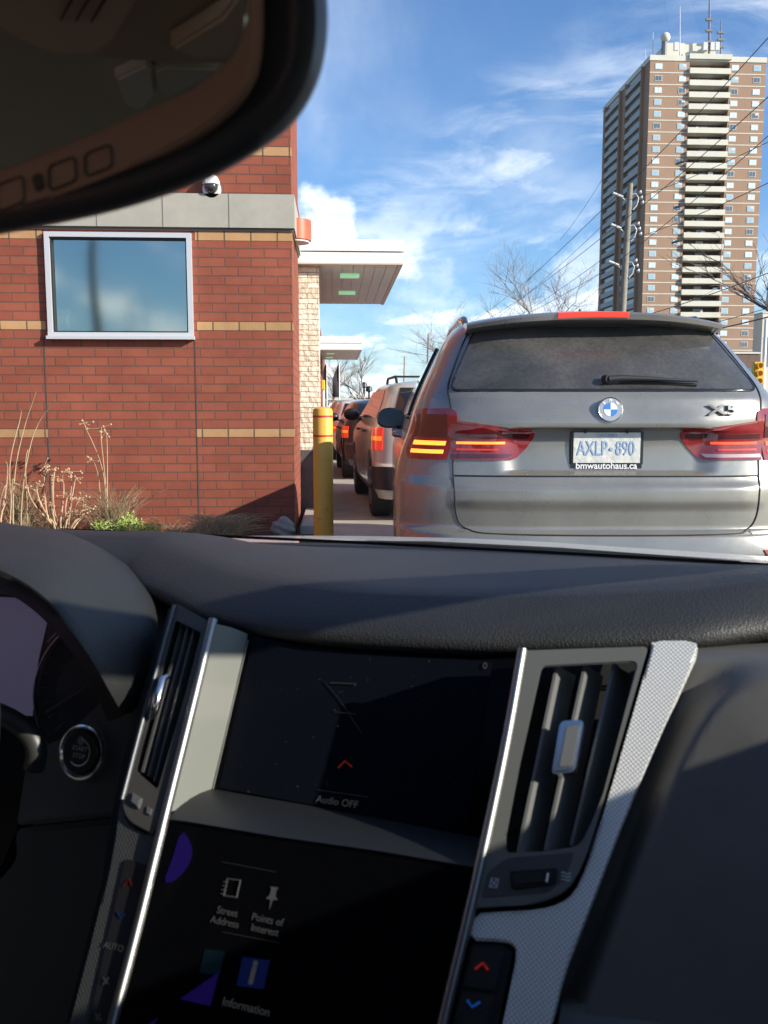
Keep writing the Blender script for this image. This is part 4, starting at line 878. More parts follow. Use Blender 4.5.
lx, lz = bxz(718, 410, 3.98); lo = B.P(B.t_of(lx, lz), lz)
badge = text('model_lettering', 'X5', .062, mat('badge_silver', (.13, .13, .13), .35, .3), suv, lo + Vector((-.004, 0, 0)), (1, 0, 0), (0, 0, 1), ext=.003, sxs=1.9, bold=.001)
for v in badge.data.vertices: v.co.y = B.P(B.t_of(v.co.x, v.co.z), v.co.z).y - .011 + (v.co.y - lo.y)      # seated on the curved tailgate
wz = 1.395; wp = [B.P(B.t_of(x, z), z) + Vector((0, -.03, .012)) for x, z in ((.0, 1.384), (.06, 1.388), (.2, 1.385), (.405, 1.374))]
bm = bmesh.new(); tube(bm, wp, [.016, .016, .011, .005], 10); link_mesh('rear_wiper', bm, mat('wiper_black', (.02, .02, .021), .5), suv, smooth=50)
bm = bmesh.new(); tube(bm, [p + Vector((0, .012, -.016)) for p in wp[1:]], .008, 6); tube(bm, [wp[0] + Vector((-.01, .02, 0)), wp[0] + Vector((0, -.006, 0))], [.022, .016], 12); link_mesh('wiper_blade', bm, M_rubber, suv, smooth=50)
bm = bmesh.new(); rows = []
for i in range(9):
    t = i / 8; c = W(567, 305, BY + 1.0); x0 = c.x - BX; rows.append([Vector((x0 - .03 * (1 - t), .9 + t * .07, 1.735 + t * .065)), Vector((x0, 1.15 - .13 * t - .04 * t * t, 1.735 + t * .065)), Vector((x0 + .03 * (1 - t), .9 + t * .07, 1.735 + t * .065)), Vector((x0, .88 + t * .08, 1.735 + t * .065))])
for r in rows: r.append(r[0].copy())
V = grid(bm, rows); bm.faces.new(V[-1][:4]); link_mesh('fin_antenna', bm, mat('blue_grey_paint', (.06, .07, .09), .25, .5), suv, smooth=60)
for sg in (-1, 1):
    bm = bmesh.new(); tube(bm, [(sg * .60, .70, 1.675), (sg * .605, .80, 1.722), (sg * .61, .92, 1.732), (sg * .615, 1.6, 1.745), (sg * .60, 2.3, 1.73), (sg * .59, 2.42, 1.68)], [.014, .02, .02, .02, .02, .014], 8); link_mesh('roof_rail', bm, Mblk, suv, smooth=60)
    # side glass
    G, N = [], []
    for i in range(9):
        z = 1.225 + (1.60 - 1.225) * i / 8; w = hermite(BW, z); y0 = .98 - .0 * i + .28 * (i / 8); y1 = 3.25 - 1.0 * (i / 8)
        G.append([Vector((sg * w, y0 + (y1 - y0) * k / 14, z)) for k in range(15)]); N.append([Vector((sg, 0, .45)).normalized()] * 15)
    bm = bmesh.new(); grid_solid(bm, G, N, .012, .006); sgl = link_mesh('side_window', bm, mat('dark_side_glass', (.008, .009, .010), .05, coat=1), suv, smooth=50)
    bm = bmesh.new(); tube(bm, [Vector((sg * (hermite(BW, 1.21) + .004), .93, 1.212)), Vector((sg * (hermite(BW, 1.21) + .004), 3.3, 1.205))], .010, 6)
    tube(bm, [g[0] + N[0][0] * .008 for g in G], .009, 6); link_mesh('window_trim', bm, Mblk, sgl, smooth=50)
    mo = empty('wing_mirror', (sg * .99, 2.62, 1.19)); mo.parent = suv
    bm = bmesh.new(); lathe(bm, (0, 0, 0), (0, 1, 0), [(0, .90), (.02, 1), (.3, .98), (.8, .75), (1.0, .3), (1.02, .05)], 28, Vector((1, 0, 0)))
    for v in bm.verts:
        x, y, z = v.co; k = .85 + .15 * sstep(-1, 1, -z); e4 = lambda a: math.copysign(abs(a) ** .8, a); v.co = Vector((e4(x) * .105 * k, y * .13, e4(z) * .075))
    mm_ = link_mesh('mirror_shell', bm, Mblk, mo, smooth=60)
    bm = bmesh.new(); lathe(bm, (0, -.004, 0), (0, 1, 0), [(0, .88), (.002, .88)], 28, Vector((1, 0, 0)))
    for v in bm.verts: x, y, z = v.co; v.co = Vector((math.copysign(abs(x) ** .8, x) * .10, y, math.copysign(abs(z) ** .8, z) * .07))
    link_mesh('mirror_glass', bm, mat('blue_mirror', (.06, .09, .13), .15, .7), mo, smooth=60)
    bm = bmesh.new(); tube(bm, [(-sg * .05, .05, -.06), (-sg * .16, .05, -.085)], [.02, .03], 10); link_mesh('mirror_arm', bm, M_black, mo, smooth=60)
    for y in (1.62, 2.55):
        bm = bmesh.new(); w = hermite(BW, 1.09); tube(bm, [(sg * (w - .01), y, 1.095), (sg * (w + .035), y + .02, 1.10), (sg * (w + .04), y + .2, 1.10), (sg * (w - .01), y + .22, 1.10)], [.016, .018, .018, .016], 8); link_mesh('door_handle', bm, Mp, suv, smooth=60)
    for y in (.98, 3.9): make_wheel(suv, sg * .80, y, .36, .26, sg, mat('alloy', (.3, .3, .31), .35, .9))
bm = bmesh.new(); bx(bm, -.85, .85, .3, 4.6, .26, .34); link_mesh('underbody', bm, M_black, suv)
rear_patch('bumper_insert', B, interp_rows([(.30, -.75, .75), (.42, -.75, .75)], 3), .006, .01, M_black, suv, cols=30)

# ---- other cars of the queue
def queue_car(x, y, rz, pm, label, W_=.88, zt=1.62, zb=.98, L_=4.4, lamp=(.80, 1.03), lampw=.14, wr=.34, rack=False, lampcol=None, rk=.42, amber=True, mirror=False, lowblack=True):
    e = empty('queued_car', (x, y, 0), rz, label=label, cat='car', group='cars queueing in the drive-through lane')
    Bw = [(.26, W_ * .93), (.4, W_ * .985), (.7, W_), (zb - .08, W_ * .99), (zb + .03, W_ * .95), (zt - .25, W_ * .84), (zt - .1, W_ * .78), (zt - .05, W_ * .72), (zt - .015, W_ * .5), (zt, W_ * .2)]
    By = [(.26, .1), (.4, .0), (.62, .0), (.66, .06), (zb, .09), (zb + .08, .12), (zt - .12, .12 + rk * .6), (zt - .05, .12 + rk), (zt - .01, .3 + rk), (zt, .6 + rk)]
    Bf = [(.26, L_ - .1), (.6, L_), (zb - .2, L_ - .05), (zb - .08, L_ - .5), (zb + .02, L_ - 1.15), (zt - .1, L_ - 1.8), (zt, L_ - 2.2)]
    b = Body(Bw, By, Bf, Rr=.42, p=3.6); bm = bmesh.new(); zz_ = [.26 + (zt - .26) * i / 60 for i in range(59)] + [zt - .02, zt - .01, zt]
    b.mesh(bm, sorted(zz_), nt=30, ns=12, nf=8); bd = link_mesh('body', bm, pm, e, smooth=50); carve_arches(bd, [(.88, wr, wr + .06), (L_ - .85, wr, wr + .06)])
    gw = interp_rows([(zb + .07, -W_ * .74, W_ * .74), (zb + .1, -W_ * .76, W_ * .76), (zt - .1, -W_ * .64, W_ * .64)], 8); rear_patch('rear_window', b, gw, .006, .02, mat('car_glass', (.012, .014, .016), .06, coat=1), e, cols=16)
    rear_patch('bumper', b, interp_rows([(.38, -10.999, 10.999), (.62, -10.999, 10.999)], 4), .02, .03, mat('dark_bumper', (.03, .03, .032), .5) if lowblack else pm, e, cols=40)
    for sg in (-1, 1):
        def mk(keys): return [(z, a, c) if sg < 0 else (z, -c, -a) for z, a, c in interp_rows(keys, 4)]
        l0, l1 = lamp; tl0 = 10.62
        lo_ = rear_patch('tail_lamp', b, mk([(l0, -11.02, -tl0), (l1, -11.0, -tl0)]), .012, .03, mat('queue_red_lens', (.45, .02, .012), .2, coat=1, emit=(1, .05, .02), es=.35), e, cols=8)
        if amber:
            m_ = (l0 + l1) / 2; rear_patch('amber_lens', b, mk([(m_ - .015, -11.0, -tl0 - .02), (m_ + .03, -11.0, -tl0 - .02)]), .018, .008, mat('amber_lens', (.75, .2, .02), .25, coat=1, emit=(1, .3, .02), es=.5), lo_, cols=6)
        G, N = [], []
        for i in range(7):
            z = zb + .06 + (zt - .12 - zb - .06) * i / 6; w = hermite(Bw, z); y0 = .55 + rk * .7 * i / 6; y1 = L_ - 1.35 - .75 * i / 6
            G.append([Vector((sg * w, y0 + (y1 - y0) * k / 10, z)) for k in range(11)]); N.append([Vector((sg, 0, .35)).normalized()] * 11)
        bm = bmesh.new(); grid_solid(bm, G, N, .012, .006); link_mesh('side_window', bm, MATS['car_glass'], e, smooth=50)
        for yy in (.88, L_ - .85): make_wheel(e, sg * (W_ - .13), yy, wr, .23, sg, MATS['alloy'])
        bm = bmesh.new(); w = hermite(Bw, zb - .02)
        bmesh.ops.create_uvsphere(bm, u_segments=16, v_segments=10, radius=1, matrix=Matrix.Translation((sg * (w + .10), L_ - 1.5, zb + .09)) @ Matrix.Diagonal((.11, .07, .085, 1))); tube(bm, [(sg * (w - .05), L_ - 1.5, zb + .02), (sg * (w + .1), L_ - 1.5, zb + .05)], .02, 6); link_mesh('wing_mirror', bm, M_black, e, smooth=60)
        if rack:
            bm = bmesh.new(); xr_ = W_ * .62; tube(bm, [(sg * xr_, .55 + rk, zt - .03), (sg * xr_, .65 + rk, zt + .045), (sg * xr_, L_ - 2.5, zt + .045), (sg * xr_, L_ - 2.4, zt - .02)], .016, 6); link_mesh('roof_rail', bm, M_black, e, smooth=60)
        for yy in (1.5, 2.5):
            bm = bmesh.new(); w = hermite(Bw, zb - .1); tube(bm, [(sg * (w - .02), yy, zb - .1), (sg * (w + .03), yy + .02, zb - .1), (sg * (w + .03), yy + .14, zb - .1), (sg * (w - .02), yy + .16, zb - .1)], .014, 6); link_mesh('door_handle', bm, M_black, e, smooth=60)
    if rack: bm = bmesh.new(); tube(bm, [(-W_ * .62, .8 + rk, zt + .05), (W_ * .62, .8 + rk, zt + .05)], .014, 6); link_mesh('roof_rack_bar', bm, M_black, e)
    bm = bmesh.new(); bx(bm, -.15, .15, -.01, .08, .78, .92) if False else bx(bm, -.15, .15, .03, .07, .80, .94); link_mesh('licence_plate', bm, Mpl, e)
    bm = bmesh.new(); bx(bm, -W_ * .85, W_ * .85, .3, L_ - .3, .24, .30); link_mesh('underbody', bm, M_black, e)
    return e
queue_car(1.30, 9.5, R(2.6), paint('silver_paint', (.55, .53, .47), .25, .35), 'silver SUV with black roof rails queueing just ahead of the grey SUV', W_=.86, zt=1.58, zb=1.08, lamp=(.80, 1.04), wr=.36, rack=True, rk=.38)
queue_car(1.02, 15.2, R(2.0), paint('black_paint', (.02, .022, .028), .3, .2), 'dark car with a lit red tail lamp in front of the silver SUV', W_=.87, zt=1.42, zb=.98, lamp=(.74, .94), lowblack=False)
queue_car(.83, 20.8, R(2.5), paint('white_paint', (.70, .68, .64), .1, .25), 'white car farther up the queue, partly hidden by the dark car', W_=.88, zt=1.45, zb=.96, lamp=(.7, .86), lowblack=False)
queue_car(.70, 26.5, R(4), paint('beige_paint', (.42, .36, .27), .3, .25), 'beige car at the front end of the visible queue', W_=.88, zt=1.5, zb=.96, lowblack=False)

# ------------------------------------------------------------------ the car the photo is taken from
car = empty('car_cabin', (0, 0, 0), -PSI, label='dark dashboard, centre screens, mirror and hood of the car we sit in', cat='car')
PS = tilt(52)
def grain(name, c, rough, sc=900, bump=.35, var=.12):
    return mat(name, c, rough, bump=bump, bscale=sc, var=var, vscale=14, kind='vor')
Mdash = grain('dash_leather', (.018, .018, .018), .55, 550, .8); Mdash2 = grain('dash_soft_black', (.0125, .013, .013), .58, 550, .8); Mpan = grain('panel_charcoal', (.085, .081, .074), .55, 1200)
Msat = mat('satin_grey_frame', (.125, .125, .112), .42, .05, bump=.15, bscale=900); Mpiano = mat('piano_black', (.003, .003, .004), .08, coat=.5, spec=.4)
Mscreen = mat('screen_glass', (.002, .0022, .003), .14, spec=.08); Mdark = mat('cavity_black', (.004, .004, .004), .8)
Mstrip = mat('brushed_strip', (.21, .21, .21), .40, 1)
def dots(t, co):
    # staggered raised dots about 2.6 mm apart over the tilted panel
    lk = t.links.new; sep = t.nodes.new('ShaderNodeSeparateXYZ'); lk(co, sep.inputs[0])
    def M(op, p, q):
        n = t.nodes.new('ShaderNodeMath'); n.operation = op
        for i_, v_ in enumerate((p, q)):
            if isinstance(v_, (int, float)): n.inputs[i_].default_value = v_
            else: lk(v_, n.inputs[i_])
        return n.outputs[0]
    hh = M('ADD', M('MULTIPLY', sep.outputs[1], math.cos(R(52))), M('MULTIPLY', sep.outputs[2], math.sin(R(52)))); x_ = M('MULTIPLY', sep.outputs[0], 285); y_ = M('MULTIPLY', hh, 285)
    cc = t.nodes.new('ShaderNodeCombineXYZ'); lk(M('ADD', x_, y_), cc.inputs[0]); lk(M('SUBTRACT', x_, y_), cc.inputs[1])
    v = t.nodes.new('ShaderNodeTexVoronoi'); v.inputs['Scale'].default_value = 1; v.inputs['Randomness'].default_value = .0; v.voronoi_dimensions = '2D'; lk(cc.outputs[0], v.inputs['Vector'])
    m = t.nodes.new('ShaderNodeMapRange'); m.interpolation_type = 'SMOOTHSTEP'; lk(v.outputs['Distance'], m.inputs[0]); m.inputs[1].default_value = .15; m.inputs[2].default_value = .55; m.inputs[3].default_value = 1; m.inputs[4].default_value = 0
    b = t.nodes['Principled BSDF']; mc = t.nodes.new('ShaderNodeMix'); mc.data_type = 'RGBA'; lk(m.outputs[0], mc.inputs[0]); c = b.inputs['Base Color'].default_value[:]
    mc.inputs[6].default_value = (c[0] * .62, c[1] * .62, c[2] * .62, 1); mc.inputs[7].default_value = c; lk(mc.outputs[2], b.inputs['Base Color'])
    return m.outputs[0]
Mdot = bumpmap('dotted_aluminium', (.86, .85, .81), .42, .25, dots)
Mdotd = bumpmap('dotted_aluminium_shaded', (.10, .10, .10), .42, .6, dots)  # dark copy of the dotted trim, with the left side's shade in its colour
# hood
hs = [cY(-150, 560, 2.2), cY(20, 543, 2.2), cY(95, 538, 2.2), cY(260, 536, 2.2), cY(390, 536.5, 2.2), cY(520, 540.5, 2.2), cY(640, 548, 2.2), cY(768, 556.5, 2.2), cY(900, 570, 2.2), cY(1020, 600, 2.2)]
hT = [(p.x, p.z) for p in hs]
rT = [(p.x, p.z) for p in (cY(20, 547, 1.22), cY(100, 547.5, 1.22), cY(250, 548, 1.22), cY(430, 551, 1.22), cY(560, 557, 1.22), cY(680, 564, 1.22), cY(768, 571, 1.22), cY(900, 588, 1.22))]
kT = [cY(-60, 546, 1.31), cY(20, 544, 1.31), cY(100, 543, 1.31), cY(250, 542, 1.31), cY(430, 544.5, 1.31), cY(560, 550, 1.31), cY(680, 558, 1.31), cY(768, 566, 1.31), cY(900, 583, 1.31)]
bm = bmesh.new(); rows = []
for i in range(31):
    Y = 1.34 + 1.15 * i / 30; r = []
    for k in range(61):
        x = hs[0].x + (hs[-1].x - hs[0].x) * k / 60; zs_ = hermite(hT, x); zl = H + (zs_ - H) * Y / 2.2; z = zl - .030 * ((2.2 - Y) / .86) ** 1.3 if Y < 2.2 else zl - .9 * (Y - 2.2) ** 1.7
        r.append(Vector((x, Y, z)))
    rows.append(r)
grid(bm, rows); V0 = rows
for r in (rows,):
    pass
hood = link_mesh('hood', bm, paint('pearl_silver_paint', (.80, .81, .79), .12, .38, .10), car, smooth=60)
bm = bmesh.new(); grid(bm, [[p + Vector((0, -.06, -.030)) for p in kT], [p + Vector((0, -.01, -.003)) for p in kT], kT, [p + Vector((0, .02, -.012)) for p in kT], [p + Vector((0, .03, -.15)) for p in kT]]); link_mesh('cowl', bm, M_black, car, smooth=50)
bm = bmesh.new(); bx(bm, -1.13, .61, 1.34, 2.5, .25, .80); link_mesh('engine_bay', bm, M_black, car)
bm = bmesh.new(); tube(bm, [cY(300, 543, 1.33), cY(430, 544, 1.33), cY(560, 550.5, 1.33), cY(740, 564, 1.33)], .005, 6); link_mesh('wiper', bm, M_rubber, car, smooth=60)
# windshield with its dotted edge band
def ws_pt(x, t): c = (x + .26) / .75; return Vector((x * (1 - .14 * t) - .036 * t, 1.25 - 1.01 * t - .03 * c * c * (1 - t * .5), 1.068 + .452 * t + .03 * math.sin(math.pi * t)))
bm = bmesh.new(); grid(bm, [[ws_pt(-.99 + 1.46 * k / 20, t / 14) for k in range(21)] for t in range(15)]); wso = link_mesh('windshield', bm, thin_glass('windshield_glass', (.965, .975, .965), .05), car, smooth=60)
bm = bmesh.new(); grid(bm, [[ws_pt(-.99 + 1.46 * k / 30, t) + Vector((0, -.003, -.003)) for k in range(31)] for t in (-.005, .0075)]); link_mesh('frit_band', bm, mat('frit_black', (.006, .006, .006), .6), wso, smooth=60)
bm = bmesh.new()
for k in range(250):
    for j_ in range(3):
        p = ws_pt(-.45 + .90 * (k + .5 * (j_ % 2)) / 250, .0095 + .0022 * j_) + Vector((0, -.003, -.003)); s_ = .0011
        a, b, c_, d = [p + q for q in (Vector((-s_, 0, 0)), Vector((0, -s_ * 1.9, s_ * .8)), Vector((s_, 0, 0)), Vector((0, s_ * 1.9, -s_ * .8)))]; bm.faces.new([bm.verts.new(q) for q in (a, b, c_, d)])
tag(link_mesh('frit_dots', bm, MATS['frit_black'], wso), kind='stuff')
# dash pad
ed = [cY(130, 585, .84), cY(165, 600, .80), cY(212, 621, .765), cY(270, 633, .748), cY(330, 641, .743), cY(450, 648, .745), cY(560, 648, .755), cY(640, 646, .765), cY(700, 643, .775), cY(768, 634, .80), Vector((.25, .86, 1.082)), Vector((.40, .95, 1.080))]
ed = [Vector((-1.2, .95, 1.06)), Vector((-.75, .88, 1.07)), Vector((-.62, .87, 1.075))] + ed + [Vector((.62, 1.0, 1.08))]
tY = [(p.x, p.y) for p in ed]; tZ = [(p.x, p.z) for p in ed]
bm = bmesh.new(); rows = []
for i in range(101):
    x = -1.15 + 1.67 * i / 100; Ye = hermite(tY, x); ze = hermite(tZ, x); zt_ = max(1.088, ze + .036)
    pr = [(Ye + .05, ze - .03), (Ye + .012, ze - .010), (Ye + .002, ze - .004), (Ye, ze + .002), (Ye + .004, ze + .009), (Ye + .014, ze + .017), (Ye + .030, ze + .024), (Ye + .055, zt_ - .001), (Ye + .09, zt_ + .001)]
    for k in range(1, 9): t = k / 8; pr.append((Ye + .09 + (1.235 - Ye - .09) * t, zt_ + .001 + (hermite(rT, x) - zt_ - .001) * t ** 1.3))
    rows.append([Vector((x, a, b)) for a, b in pr])
grid(bm, rows); link_mesh('dash_pad', bm, Mdash, car, smooth=60)
# black backing added to block light and fill the shaded gap behind the panels
slab('black_backing', PS, [(150, 650), (300, 672), (900, 672), (1000, 1500), (-20, 1500), (112, 900)], -.085, .02, Mdark, car, bev=0)
# --- upper screen recess
WI = [(248, 634), (245, 648), (231, 710), (212, 789), (208, 806)]; WO = [(216, 624), (211, 638), (192, 715), (174, 790), (169, 812)]
bm = bmesh.new(); G = []
for (a, b) in zip(WO, WI): G.append([PS.at(*a, -.001).lerp(PS.at(*b, -.055), t) + PS.n * (.004 * math.sin(math.pi * t)) for t in (0, .1, .25, .5, .75, .9, 1)])
nx = [[Vector((1, 0, 0))] * 7] * 5; grid_solid(bm, G, nx, .006); link_mesh('recess_wall', bm, mat('satin_grey_wall', (.17, .175, .155), .5, .1, bump=.1, bscale=1200), car, smooth=60)
scr = slab('upper_screen', PS, [(245, 628), (520, 652), (486, 850), (204, 802)], -.056, .012, Mscreen, car, bev=.001)
slab('display_panel', PS, [(252, 640), (492, 662), (466, 833), (219, 788)], -.0545, .0012, mat('display_glass', (.004, .005, .008), .2, spec=.03), scr, bev=.0003)
bm = bmesh.new(); tube(bm, [PS.at(248, 640, -.0545), PS.at(213, 789, -.0545)], .0006, 5); link_mesh('display_edge', bm, mat('edge_grey', (.15, .15, .14), .3), scr)
U = PS.u; RT = PS.r
def ptext(name, s, px, py, size, m, parent, off, sxs=1.0, plane=PS, rot=0.0, bold=0):
    p = plane.at(px, py, off); c, s_ = math.cos(rot), math.sin(rot); return text(name, s, size, m, parent, p, plane.r * c + plane.u * s_, plane.u * c - plane.r * s_, ext=.0001, sxs=sxs, bold=bold)
def em(name, c, e): return mat(name, tuple(q * .06 for q in c), .6, emit=c, es=e, spec=.1)
Mtxt = em('screen_text_grey', (.45, .45, .45), .03); Mtxd = em('screen_text_dim', (.30, .30, .33), .012)
ptext('audio_text', 'Audio OFF', 337, 802, .0085, Mtxt, scr, -.0532); ptext('status_text', '0', 485, 666, .0085, Mtxt, scr, -.0532)
def pline(name, pts, r, m, parent, off, plane=PS, seg=4, close=False):
    bm = bmesh.new(); tube(bm, [plane.at(*p, off) for p in pts], r, seg, close=close); return link_mesh(name, bm, m, parent)
pline('route_arrow', [(338, 768), (345, 761), (352, 767)], .0007, em('arrow_red', (.7, .06, .03), .07), scr, -.0533)
pline('map_road', [(325, 682), (340, 700), (362, 734)], .0003, Mtxd, scr, -.0533); pline('map_label', [(330, 683), (356, 684)], .0007, Mtxd, scr, -.0533)
pline('map_label', [(334, 712), (356, 714)], .0003, Mtxd, scr, -.0533); pline('status_bar', [(318, 790), (368, 797)], .0003, Mtxd, scr, -.0533)
# dust specks on the display
bm = bmesh.new(); rnd = random.Random(2)
for i in range(110):
    px, py = rnd.uniform(222, 480), rnd.uniform(650, 838); t = (py - 640) / 200; px = px - 20 * t
    if px < 262 - (py - 640) * .24: continue
    p = PS.at(px, py, -.0528); s_ = rnd.choice((.00018, .00018, .00028, .0004)); bm.faces.new([bm.verts.new(p + RT * a * s_ + U * b * s_) for a, b in ((-1, 0), (0, -1), (1, 0), (0, 1))])
tag(link_mesh('dust', bm, mat('dust_white', (.12, .12, .12), .9), scr), kind='stuff')
# ledge
BK = [(205, 800), (300, 806), (400, 824), (486, 842)]; FR = [(165, 822), (270, 836), (375, 851), (478, 868)]; G = []
BK = [(206, 787), (212, 789), (300, 804), (400, 822), (490, 840)]; FR = [(167, 819), (185, 821), (280, 837), (380, 851), (480, 868)]
for k, (a, b) in enumerate(zip(FR, BK)):
    p, q = PS.at(*a, .002), PS.at(*b, -.055); G.append([p - U * .004 - PS.n * .006, p] + [p.lerp(q, t) + U * (.004 * math.sin(math.pi * t)) for t in (.05, .12, .3, .5, .7, .9, 1)])
bm = bmesh.new(); grid(bm, G); link_mesh('screen_ledge', bm, mat('ledge_grey', (.011, .012, .013), .45, bump=.15, bscale=1200), car, smooth=60)
# --- lower screen
low = slab('lower_screen', PS, [(166, 822), (476, 870), (420, 1120), (88, 1120)], .000, .02, Mscreen, car, bev=.0012)
Mind = em('icon_grey', (.5, .48, .5), .03)
def pq(px, py, dx, dy): return (px + dx * 1.0 - dy * .22, py + dx * .13 + dy)
def sq(px, py, w, h): return [pq(px, py, a * w / 2, b * h / 2) for a, b in ((-1, -1), (1, -1), (1, 1), (-1, 1))]
pline('book_icon', sq(232, 888, 13, 17), .0007, Mind, low, .0008, close=True)
for k in range(4): pline('book_ring', [pq(225, 888, -3, -6 + 4 * k), pq(225, 888, 2, -6 + 4 * k)], .0004, Mind, low, .0008)
slab('pin_icon', PS, [pq(272, 897, a, b) for a, b in ((-4, -10), (4, -10), (2.5, -7), (3, -1), (6, 2), (1, 3), (0, 12), (-1, 3), (-6, 2), (-3, -1), (-2.5, -7))], .001, .0005, Mind, low, bev=0)
ptext('street_text', 'Street\nAddress', 226, 917, .0072, Mtxt, low, .001); ptext('points_text', 'Points of\nInterest', 266, 925, .0072, Mtxt, low, .001); ptext('information_text', 'Information', 246, 1007, .0080, Mtxt, low, .001)
inf = slab('info_icon', PS, sq(253, 973, 27, 29), .0008, .0005, em('icon_blue', (.015, .03, .22), .06), low, bev=0)
ptext('info_letter', 'i', 253, 973, .022, Mind, inf, .0016, bold=.0008)
slab('map_icon', PS, sq(212, 962, 20, 24), .0006, .0004, em('icon_teal', (.01, .05, .09), .03), low, bev=0)
pline('menu_line', [(222, 932), (280, 943)], .00025, Mtxd, low, .0008); pline('menu_line', [(222, 862), (276, 872)], .00025, Mtxd, low, .0008)
Mpur = em('screen_purple', (.055, .02, .42), .05)
slab('purple_shape', PS, smooth_poly([(181, 829), (191, 842), (192, 858), (184, 872), (173, 882), (163, 883), (172, 860)], 1), .0006, .0004, Mpur, low, bev=0)
slab('purple_shape', PS, [(219, 972), (210, 1006), (180, 999)], .0010, .0004, Mpur, low, bev=0); slab('purple_shape', PS, [(158, 1018), (150, 1030), (140, 1030)], .0006, .0004, Mpur, low, bev=0)
# --- bright strips beside the screens
bar_px('chrome_strip', PS, smooth_poly([(213.5, 620), (191, 714), (164, 822), (138, 930), (113, 1024), (92, 1110)], 2, False), .001, .0085, .0055, Mstrip, car)
bar_px('chrome_strip', PS, smooth_poly([(522.5, 650), (507, 740), (484, 850), (462, 945), (443, 1024), (424, 1110)], 2, False), .001, .0085, .0055, Mstrip, car)
# --- right vent
vr = slab('vent_cavity', PS, [(538, 655), (645, 652), (590, 860), (498, 862)], -.040, .004, Mdark, car, bev=0); vr.name = 'air_vent'
out_ = round_corners([(525.5, 650.5), (648.5, 646.5), (637, 686), (604, 800), (584, 862), (570, 890), (540, 904), (470, 909), (477, 870), (505, 745)], [3, 6, 8, 8, 14, 16, 16, 2, 5, 5], 5)
inn_ = round_corners([(542, 667), (637, 662), (623, 719), (603, 794), (590, 826), (579, 846), (548, 851), (507, 853), (506, 838), (520, 765)], [5, 6, 5, 5, 6, 8, 4, 5, 5, 5], 5)
frame_slab('vent_frame', PS, out_, inn_, .003, .03, Msat, vr, bev=.0012)
slab('vent_frame_lower', PS, [(506, 857), (576, 851), (566, 880), (548, 894), (480, 899), (486, 872)], .0034, .003, mat('satin_dark', (.05, .05, .05), .45), vr, bev=.0008, rc=6)
def fin(px0, py0, px1, py1, o0, o1, skew, m, parent, n=10, name='slat'):
    bm = bmesh.new(); G = []; N = []
    for i in range(n + 1):
        t = i / n; px, py = px0 + (px1 - px0) * t, py0 + (py1 - py0) * t; a = PS.at(px, py, o0); G.append([a, a + RT * skew * .35 - PS.n * (o0 - o1) * .5, a + RT * skew - PS.n * (o0 - o1)]); N.append([RT] * 3)
    grid_solid(bm, G, N, .0022, .0011); bmesh.ops.bevel(bm, geom=[e for e in bm.edges if e.is_boundary] or [], offset=.0003, segments=1, affect='EDGES') if False else None
    return link_mesh(name, bm, m, parent, smooth=30)
Mslat = mat('slat_grey', (.13, .13, .125), .4, .1)
for (a, b, c_, d) in ((557, 664, 518, 852), (585, 664, 545, 850), (614, 663, 571, 845)): fin(a, b, c_, d, -.006, -.028, .012, Mslat, vr)
for k in range(5): 
    t = (k + .5) / 5; xl = 540 - 32 * t; xr = 640 - 52 * t; pline('cross_blade', [(xl, 672 + 175 * t), (xr, 668 + 170 * t)], .0012, Mdark, vr, -.036)
kb = slab('vent_knob', PS, [(560, 720), (584, 719), (575, 771), (551, 774)], .006, .014, M_chrome, vr, bev=.0018, rc=6)
slab('knob_inlay', PS, [(566, 726), (580, 725), (572.5, 766), (558.5, 767)], .0068, .003, mat('knob_grey', (.22, .22, .20), .4, .5), kb, bev=.0006, rc=3)
slab('thumbwheel_slot', PS, [(509, 871), (558, 868), (556, 885), (512, 890)], .0040, .001, Mdark, vr, bev=.0002, rc=4)
tw2 = slab('thumbwheel', PS, [(511, 874), (551, 871), (549, 883), (513, 888)], .0072, .005, mat('wheel_black', (.018, .018, .019), .35), vr, bev=.002, rc=4)
pline('thumbwheel_mark', [(548, 873), (546.5, 882)], .0008, mat('mark_white', (.7, .7, .7), .4), tw2, .0075)
Mwm = mat('mark_grey', (.55, .55, .55), .5)
pline('closed_vent_mark', sq(494, 883, 7, 9), .00045, Mwm, vr, .0038, close=True); pline('closed_vent_mark', [(491, 879), (497, 887)], .0004, Mwm, vr, .0038); pline('closed_vent_mark', [(497, 879), (491, 887)], .0004, Mwm, vr, .0038)
for k in range(3): pline('open_vent_mark', smooth_poly([(561, 873 + 3.4 * k), (564, 872 + 3.4 * k), (567, 874.5 + 3.4 * k), (571, 873 + 3.4 * k)], 1, False), .0004, Mwm, vr, .0038)
# --- dotted silver trim, right
slab('silver_trim', PS, smooth_poly([(652, 640), (652, 648), (640, 690), (607, 803), (587, 865), (574, 893), (561, 903), (541, 909), (500, 912), (474, 913), (467, 940), (502, 941), (512, 944), (517, 952), (511, 985), (497, 1050), (486, 1110), (520, 1110), (540, 1052), (552, 1022), (563, 974), (584, 921), (604, 869), (626, 812), (657, 740), (690, 668), (698, 650), (696, 640)], 1), -.001, .012, Mdot, car, bev=.0015)
def buttons(pts, name, m, parent, off=0.0): return slab(name, PS, pts, off, .006, m, parent, bev=.0012, rc=4)
hb = buttons([(470, 944), (500, 944), (512, 950), (506, 985), (482, 1100), (432, 1100), (455, 1010)], 'climate_panel', Mdark, car, -.002)
b1 = buttons([(472, 947), (497, 947), (504, 953), (496, 992), (462, 987)], 'climate_button', mat('button_black', (.014, .014, .015), .42), hb, .001); b2 = buttons([(461, 990), (495, 995), (480, 1060), (446, 1050)], 'climate_button', MATS['button_black'], hb, .001)
